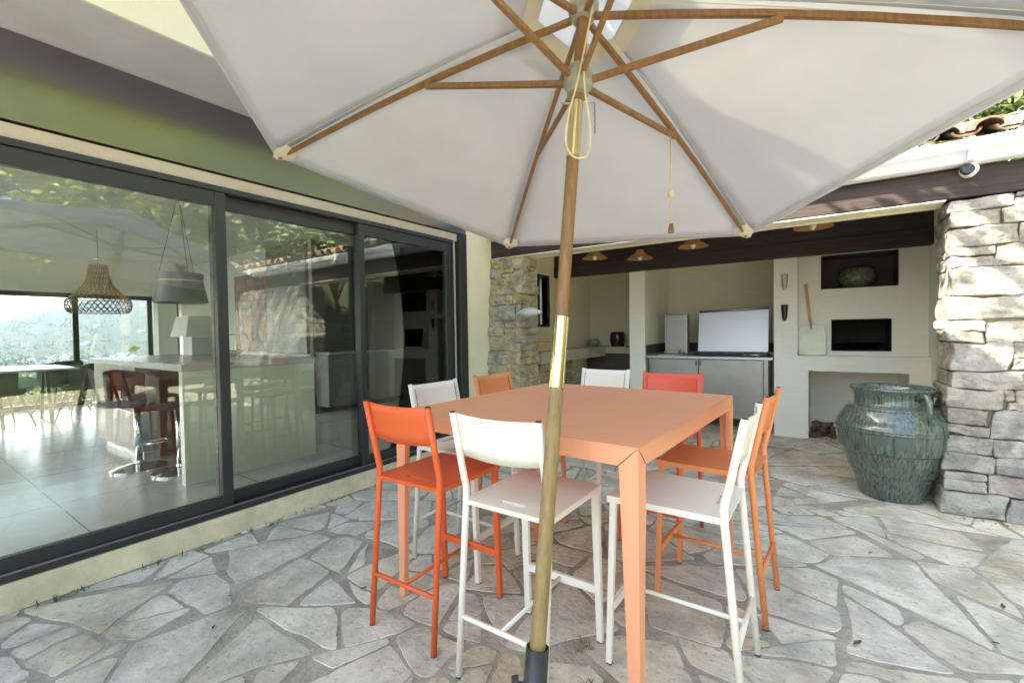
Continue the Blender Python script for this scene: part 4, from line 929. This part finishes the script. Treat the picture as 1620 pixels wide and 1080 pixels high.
mb.build('hem', 'canvas', UM, smooth=True)
mb = MB()
for i in range(-1, 5):
    vs = [ctrl(.01+.24*a/6, i, i+1, b/NS, .055*(1-a/8)) for a in range(7) for b in range(NS+1)]
    mb.add(vs, [(a*(NS+1)+b, a*(NS+1)+b+1, (a+1)*(NS+1)+b+1, (a+1)*(NS+1)+b) for a in range(6) for b in range(NS)])
mb.build('vent_cap', 'canvas', UM, smooth=True)
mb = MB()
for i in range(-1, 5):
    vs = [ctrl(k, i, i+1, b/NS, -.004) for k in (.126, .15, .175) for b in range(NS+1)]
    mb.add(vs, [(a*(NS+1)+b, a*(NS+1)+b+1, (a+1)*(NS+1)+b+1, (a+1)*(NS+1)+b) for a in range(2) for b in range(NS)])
mb.build('vent_shade_ring', 'canvas_hem', UM, smooth=True)  # beige ring painting in the shade of the vent cap
# stitched seams beside each rib
mb = MB()
for i in range(-1, 5):
    for sd2 in (.025, .975):
        mb.tube([ctrl(k/12, i, i+1, sd2, -.003) for k in range(3, 13)], .0016, 4, cap=False)
mb.build('seams', 'canvas_hem', UM, smooth=True)
MB().tube([PP(2.15), PP(2.26), PP(2.28)], [.012, .02, .012], 12).build('finial', 'teak', UM, smooth=True)
# cords
Rt = Vector((math.cos(yaw), math.sin(yaw), 0)); Fw = Vector((math.sin(yaw), -math.cos(yaw), 0))
def CP(t, s, f=.035): return PP(t)+Rt*s+Fw*f
def smoothc(pts, n=6):
    P = [Vector(p) for p in pts]; out = []
    for i in range(len(P)-1):
        p0, p1, p2, p3 = P[max(i-1, 0)], P[i], P[i+1], P[min(i+2, len(P)-1)]
        for k in range(n):
            t = k/n; out.append(.5*((2*p1)+(-p0+p2)*t+(2*p0-5*p1+4*p2-p3)*t*t+(-p0+3*p1-3*p2+p3)*t**3))
    return out+[P[-1]]
mb = MB(); mb.tube(smoothc([CP(2.13, .028), CP(2.0, .014), CP(1.89, .0, .06), CP(1.80, -.012, .06), CP(1.70, -.03, .05), CP(1.60, -.034, .05), CP(1.545, -.01, .05), CP(1.535, .03, .05), CP(1.57, .05, .04), CP(1.66, .045, .04), CP(1.76, .022, .06), CP(1.83, .012, .06), CP(1.90, .008, .06)]), .0035, 7); mb.build('pull_cord', 'cord', UM, smooth=True)
mb = MB(); mb.tube([CP(1.765, -.055, 0), CP(1.765, .065, 0)], .004, 8); mb.build('locking_pin', 'steel_bright', UM, smooth=True)
mb = MB(); c_ = [CP(1.77, .062, 0)+Vector((.002*(k % 2), 0, -.011*k)) for k in range(11)]; [mb.tube([c_[k], c_[k+1]], .0028, 5) for k in range(10)]; mb.build('pin_chain', 'steel', UM)
k = .43; q = TOP+(RIM(2)-TOP)*k-AX*.045
mb = MB(); mb.tube([q, q+Vector((0, 0, -.33)), ], .003, 6); mb.tube([q+Vector((0, 0, -.33)), q+Vector((0, 0, -.42))], .003, 6); cd = mb.build('closing_cord', 'cord', UM, smooth=True)
MB().lathe([(.004, -.02), (.013, -.012), (.016, 0), (.012, .012), (.004, .018)], tuple(q+Vector((0, 0, -.265))), 12).build('knot', 'cord', cd, smooth=True)
MB().lathe([(.013, -.02), (.014, -.018), (.008, .02), (.005, .022)], tuple(q+Vector((0, 0, -.42))), 14).build('toggle', 'teak', cd, smooth=True)
UB = empty('weighted_stand', (PB.x, PB.y, 0), 0, 'dark metal parasol base tube with clamping knob', 'stand')
MB().tube([PP(-.36), PP(0.0)], .034, 28, cap=False).build('tube', 'anthracite', UB, smooth=True).modifiers.new('s', 'SOLIDIFY').thickness = .003
kn = PP(-.10)-Rt*.034; MB().tube([kn, kn-Rt*.012, kn-Rt*.014, kn-Rt*.034], [.008, .008, .024, .021], 10).build('knob', 'black_plastic', UB, smooth=True, auto=True)
MB().box(-1.0, -.42, .85, 1.37-.2, 0.006, .05).build('plate', 'anthracite', UB, bevel=.01)

# ------------------------------------------------------------------ vegetation
def leaves(clumps, per, size, rg, flat=.5, narrow=.45):
    P = []; 
    for (cx_, cy_, cz_, r_) in clumps:
        P.append(np.array([cx_, cy_, cz_])+rg.normal(0, r_*.45, (per, 3)))
    P = np.concatenate(P); n = len(P)
    d = rg.normal(0, 1, (n, 3)); d[:, 2] *= .5; d /= np.linalg.norm(d, axis=1)[:, None]
    u = rg.normal(0, 1, (n, 3)); u[:, 2] += flat*2; s = np.cross(d, u); s /= np.linalg.norm(s, axis=1)[:, None]
    L = size*rg.uniform(.6, 1.3, (n, 1)); w = L*narrow
    nr = np.cross(s, d)
    a = P-d*L*.5; b = P+s*w*.5+nr*L*.06; c = P+d*L*.5; e = P-s*w*.5+nr*L*.06
    V = np.stack([a, b, c, e], 1).reshape(-1, 3)
    return V, np.arange(n*4).reshape(-1, 4)
def mesh_np(name, V, F, m, parent=None, off=None):
    if off is not None: V = V-np.array(off)
    me = bpy.data.meshes.new(name); me.vertices.add(len(V)); me.vertices.foreach_set('co', V.astype(np.float32).ravel())
    me.loops.add(F.size); me.loops.foreach_set('vertex_index', F.astype(np.int32).ravel()); me.polygons.add(len(F))
    me.polygons.foreach_set('loop_start', np.arange(0, F.size, F.shape[1], dtype=np.int32)); me.polygons.foreach_set('loop_total', np.full(len(F), F.shape[1], dtype=np.int32))
    me.update(calc_edges=True); me.validate(); me.materials.append(M[m] if isinstance(m, str) else m)
    o = bpy.data.objects.new(name, me); COL.objects.link(o); 
    if parent: o.parent = parent
    return o
def tree(x, y, h, r, m, seed, label, per=130, ncl=90, size=.11, trunk=.12, base=None, zc=None, sq=.8, group=None, gap=1.):
    rg = np.random.default_rng(seed); z0 = hills(x, y) if base is None else base
    t = empty('tree', (x, y, z0), 0, label, 'tree', group, local=True)
    zc = zc or h-r*sq; cl = []; mb = MB()
    mb.tube([(0, 0, -.1), (.05, .03, zc*.4), (0, .05, zc*.8), (.03, 0, zc+.3*r)], [trunk, trunk*.8, trunk*.6, trunk*.25], 9)
    for k in range(ncl):
        d = rg.normal(0, 1, 3); d /= np.linalg.norm(d); q = r*rg.uniform(.35, 1.0)**.7*(1+.18*math.sin(3*d[0]+seed)+.15*math.sin(4*d[1]+seed*2))
        c = np.array([d[0]*q, d[1]*q, zc+d[2]*q*sq]); cl.append((*c, r*rg.uniform(.10, .24)))
        if k % 4 == 0: mb.tube([(0, 0, zc*.55+rg.uniform(-.2, .3)*zc*.5), tuple(c*np.array([.5, .5, 1])+np.array([0, 0, -(c[2]-zc*.6)*.3])), tuple(c)], [trunk*.4, trunk*.22, trunk*.06], 5)
    mb.build('trunk', 'bark', t, smooth=True)
    V, F = leaves(cl, per, size, rg); mesh_np('crown', V, F, m, t); return t
G = 'trees on the bank east of the pavilion'
T = [(5.6, 3.2, 5.8, 2.1, 'leaf_y', 'yellow green tree mirrored in the nearest glass door'), (6.6, 6.4, 6.6, 2.4, 'leaf_g', 'deep green tree mirrored above the tiled roof'),
     (4.6, 7.6, 5.2, 1.7, 'leaf_p', 'pale leafed fig tree mirrored in the middle glass door'), (7.6, .2, 6.2, 2.2, 'leaf_y', 'bushy yellow green tree mirrored at the upper left'),
     (5.0, 5.2, 4.6, 1.5, 'leaf_p', 'small pale fig tree mirrored behind the parasol'), (9.2, 3.6, 8.0, 2.8, 'leaf_g', 'tall dark green tree on the eastern bank'),
     (9.4, 8.2, 8.4, 2.9, 'leaf_d', 'dark crowned tree on the bank behind the pavilion'), (3.0, 10.2, 5.6, 2.0, 'leaf_g', 'green tree standing behind the tiled roof'),
     (10.2, -1.5, 8.0, 2.8, 'leaf_d', 'dark tree on the eastern bank beyond the left glass'), (-.5, 12.5, 5.5, 2.0, 'leaf_g', 'round green tree far behind the pavilion')]
for i, (x, y, h, r, m_, lb) in enumerate(T): tree(x, y, h+.8, r*1.08, m_, 20+i, lb, size=.15 if m_ != 'leaf_p' else .2, per=150, ncl=100, group=G)
# unseen tree added to cast dapples on the pillar and streaks on the canopy
rgs = np.random.default_rng(41); tr = empty('tree', (-1.7, -1.6, 0), 0, 'airy tree added out of view, limbs casting shade on parasol and pillar', 'tree', local=True)
mb = MB(); O_ = Vector((-1.7, -1.6, 0))
mb.tube([(0, 0, -.1), (.1, .1, 1.5), (.05, .5, 3.0), (.1, 1.2, 4.0)], [.13, .11, .09, .06], 10)
SHADE_LIMB = [[(.1, 1.2, 4.0), (0, 2.6, 3.9), (.1, 3.6, 3.9), (.5, 4.6, 3.95)], [(.1, 1.2, 4.0), (-.3, 2.8, 4.2), (-.5, 3.6, 4.4), (-.3, 4.6, 4.6)], [(.05, .5, 3.0), (-.4, 2.1, 3.3), (.9, 2.4, 3.4), (2.6, 2.8, 3.5)], [(.1, 1.2, 4.0), (-.4, 2.6, 3.5), (.9, 2.9, 3.55), (2.6, 3.3, 3.6)], [(.05, .5, 3.0), (-.2, 1.6, 3.25), (.9, 1.9, 3.3), (2.6, 2.3, 3.4)], [(.1, 1.2, 4.0), (-.4, 2.9, 4.3), (-.1, 4.2, 4.5), (.6, 5.6, 4.8)], [(.1, 1.2, 4.0), (.2, 3.2, 4.5), (.8, 4.6, 4.8), (1.6, 5.8, 5.2)]]
cl = []
for L4 in SHADE_LIMB:
    mb.tube(L4, [.055, .05, .042, .02], 7)
    for q in range(11 if L4[3][1] > 4 else 0):
        t = rgs.uniform(.55, 1); j = min(2, int(t*3)); p = Vector(L4[j]).lerp(Vector(L4[j+1]), t*3-j)+Vector(rgs.normal(0, .28, 3)); cl.append((p.x, p.y, p.z+.15, rgs.uniform(.15, .3)))
mb.build('trunk', 'bark', tr, smooth=True)
V, F = leaves(cl, 45, .11, rgs); mesh_np('crown', V, F, 'leaf_g', tr)

def palm(x, y, h, seed, label, nf=16, L=.9, m='leaf_y', z0=0.):
    rg = random.Random(seed); t = empty('frond_plant', (x, y, z0), 0, label, 'plant', 'sunlit plants beyond the stone pillar', local=True)
    MB().tube([(0, 0, 0), (.02, .01, h*.5), (0, .02, h)], [.05, .045, .03], 8).build('stem', 'bark', t, smooth=True)
    mb = MB()
    for k in range(nf):
        a = k*2.4+rg.uniform(-.2, .2); up = rg.uniform(.25, 1.1); l = L*rg.uniform(.7, 1.1); d = Vector((math.cos(a), math.sin(a), 0)); s = Vector((-d.y, d.x, 0)); pts = []
        for j in range(9):
            q = j/8; pts.append(Vector((0, 0, h))+d*l*q*math.cos(up*.6)+Vector((0, 0, l*(math.sin(up)*q-1.0*q*q*.8))))
        mb.tube(pts, [.008]*8+[.003], 4, cap=False)
        for j in range(1, 9):
            for sg in (-1, 1):
                for hf in (0, .5):
                    p = pts[j-1].lerp(pts[j], hf+.25); ll = l*.30*math.sin(math.pi*min(1, (j+hf)/9.2))+.05
                    tip = p+s*sg*ll+d*ll*.55+Vector((0, 0, -ll*.25)); mid = p.lerp(tip, .5); wv = (d*.022+Vector((0, 0, .004)))
                    mb.add([p, mid+wv, tip, mid-wv], [(0, 1, 2, 3)])
    mb.build('fronds', m, t); return t
for i, (x, y, h, nf, L_, m_, lb) in enumerate([(1.9, 5.35, .95, 24, 1.0, 'leaf_y', 'bright fern palm nearest the stone pillar'), (2.9, 5.7, 1.15, 24, 1.1, 'leaf_y', 'tall bright fern palm in the middle of the plants'), (2.3, 6.7, .8, 20, .9, 'leaf_g', 'darker fern palm at the back of the plants'), (3.7, 6.3, 1.3, 20, 1.1, 'leaf_y', 'outermost bright fern palm of the plants'), (1.7, 6.9, 1.2, 18, .8, 'leaf_y', 'bright fern palm beside the pavilion side wall')]): palm(x, y, h, 60+i, lb, nf, L_, m_)
hd = tree(3.6, 8.2, 2.6, 1.7, 'leaf_d', 77, 'dark evergreen bush behind the fern palms', per=200, ncl=80, size=.12, trunk=.06, base=0, zc=1.2)
hd.name = 'bush'; hd['category'] = 'bush'

# view west of the house: near trees, town and hillside houses
vt = tree(-26, 6, 4.4, 2.2, 'leaf_g', 90, 'x', per=45, ncl=60, size=.42, group='trees in the valley below the house'); rg = random.Random(8)
import itertools
k = 0; POS = []
while len(POS) < 60:
    a = rg.uniform(-.35, .62); d = 22+rg.random()**1.6*280; x, y = -d*math.cos(a), d*math.sin(a)
    z = hills(x, y); top = 1.27-d*rg.uniform(.052, .085); h = (top-z)/4.4
    if h < .35: continue
    POS.append((x, y, z, h))
for i, (x, y, z, h) in enumerate(POS):
    o = vt if i == 0 else copy_tree(vt)
    o.location = (x, y, z-.1); o.scale = (h*1.25, h*1.25, h); o.rotation_euler.z = rg.uniform(0, 6)
    o['label'] = 'round green tree in the valley seen through the rear window'
def far_house(w, l, h, m1, m2, nm):
    t = empty('far_house', (0, 0, 0), 0, 'x', 'house', 'small pale houses of the town and hillside', local=True)
    MB().box(-w/2, w/2, -l/2, l/2, -4, h).build('wall', m1, t); MB().add([(-w/2-.4, -l/2-.4, h), (w/2+.4, -l/2-.4, h), (w/2+.4, l/2+.4, h), (-w/2-.4, l/2+.4, h), (-w/2-.4, 0, h+w*.22), (w/2+.4, 0, h+w*.22)], [(0, 1, 5, 4), (2, 3, 4, 5), (0, 4, 3), (1, 2, 5), (3, 2, 1, 0)]).build('roof', m2, t)
    return t
fh = far_house(14, 10, 7, 'inner_cream', 'tile', 'a'); 
for i in range(150):
    a = rg.uniform(-.45, .75)
    d = rg.uniform(700, 1600) if i < 90 else rg.uniform(1700, 2700)
    x, y = -d*math.cos(a), d*math.sin(a); o = fh if i == 0 else copy_tree(fh); s = rg.uniform(.45, 1.1) if i < 90 else rg.uniform(.7, 1.2)
    o.location = (x, y, hills(x, y)); o.scale = (s, s*rg.uniform(.8, 2.2), s*rg.uniform(.7, 1.3)); o.rotation_euler.z = rg.uniform(0, 3.1); o['label'] = 'small pale house in the distant town below the hills' if i < 90 else 'small pale house scattered on the wooded hillside'
# wooded cover of valley floor
rgn = np.random.default_rng(5); nC = 5200
aa = rgn.uniform(-.5, .85, nC); dd = 130+rgn.random(nC)**1.4*2700; X_ = -dd*np.cos(aa); Y_ = dd*np.sin(aa); cl = [(x, y, hills(x, y)+2.5, 5+d*.002) for x, y, d in zip(X_, Y_, dd)]
V, F = leaves(cl, 16, 3.6, rgn, narrow=.9); wd = mesh_np('far_woods', V, F, 'leaf_d'); wd['kind'] = 'stuff'; tag(wd, 'blue green woods covering the valley and distant hillside', 'woods')

# dry leaf litter on paving
rgl = random.Random(31); LT = [(.55, 2.55), (1.05, 3.5), (.2, 3.2), (.65, 2.9), (.1, 2.25), (1.3, 3.9), (-.2, 3.6), (.35, 2.0), (-2.4, 1.0), (-2.2, .85), (-1.9, 1.4), (-1.0, 2.0), (.9, 2.6), (-.95, .95), (.5, 1.5)]
lf0 = None
LW = ['right of the peach chair', 'close to the grey stone pillar', 'in front of the green urn', 'between the peach chair and the urn', 'beside the rear leg of the peach chair', 'at the foot of the grey stone pillar', 'near the steel cabinet', 'nearest the camera at right', 'left of the orange chair', 'nearest the house sill', 'under the orange chair', 'under the middle of the table', 'halfway to the grey pillar', 'behind the parasol stand', 'in the right foreground']
for i, (x, y) in enumerate(LT):
    if lf0 is None:
        lf0 = MB().add([(-.02, 0, .002), (-.005, .008, .007), (.018, .002, .010), (.025, 0, .004), (-.003, -.009, .006), (0, 0, .002)], [(0, 4, 5), (0, 5, 1), (1, 5, 2), (5, 4, 3), (5, 3, 2)]).build('dry_leaf', 'bark'); o = lf0
    else: o = lf0.copy(); COL.objects.link(o)
    o.location = (x, y, .004); o.rotation_euler = (0, 0, rgl.uniform(0, 6)); s = rgl.uniform(.6, 1.3); o.scale = (s, s, s)
    tag(o, 'small brown dry leaf on the paving '+LW[i], 'leaf', 'dry leaves on the paving')

# haze over the valley
hz = bpy.data.materials.new('haze_air'); hz.use_nodes = True; n_ = hz.node_tree.nodes; n_.remove(n_['Principled BSDF']); pv = n_.new('ShaderNodeVolumePrincipled'); pv.inputs['Density'].default_value = .00009; pv.inputs['Color'].default_value = (.36, .52, .92, 1); pv.inputs['Anisotropy'].default_value = .3
hz.node_tree.links.new(pv.outputs[0], n_['Material Output'].inputs['Volume'])
hb = MB().box(-7100, 620, -7100, 7100, -75, 520).build('haze', hz); hb['kind'] = 'stuff'
tag(hb, 'pale blue haze in the air over the valley', 'haze')

# weeds in the joints and along the sill
rgw = np.random.default_rng(3); mb = MB(); rw = random.Random(12)
spots = [(-3.10+rw.uniform(0, .03), .3+rw.random()**1.6*2.4, rw.uniform(.6, 1.1)) for _ in range(46)]+[(-.62+rw.gauss(0, .05), 1.47+rw.gauss(0, .02), .9) for _ in range(12)]+[(-.8+rw.gauss(0, .03), 1.62+rw.gauss(0, .03), .6) for _ in range(6)]+[(.72+rw.random()*.6, 4.12+rw.gauss(0, .01), .6) for _ in range(8)]
for x, y, k in spots:
    for b in range(rw.choice([3, 4, 6])):
        a = rw.uniform(0, 6.28); l = rw.uniform(.012, .035)*k; w_ = .0018; d = Vector((math.cos(a), math.sin(a), 0)); t_ = Vector((-d.y, d.x, 0)); p = Vector((x+rw.gauss(0, .008), y+rw.gauss(0, .008), -.003))
        m1 = p+d*l*.5+Vector((0, 0, l*.7)); m2 = p+d*l*1.2+Vector((0, 0, l*.9))
        mb.add([p-t_*w_, p+t_*w_, m1+t_*w_*1.3, m2, m1-t_*w_*1.3], [(0, 1, 2, 4), (4, 2, 3)])
wd_ = mb.build('weeds', 'leaf_g'); wd_['kind'] = 'stuff'; tag(wd_, 'tiny green weeds along the house sill and in paving joints', 'weeds')
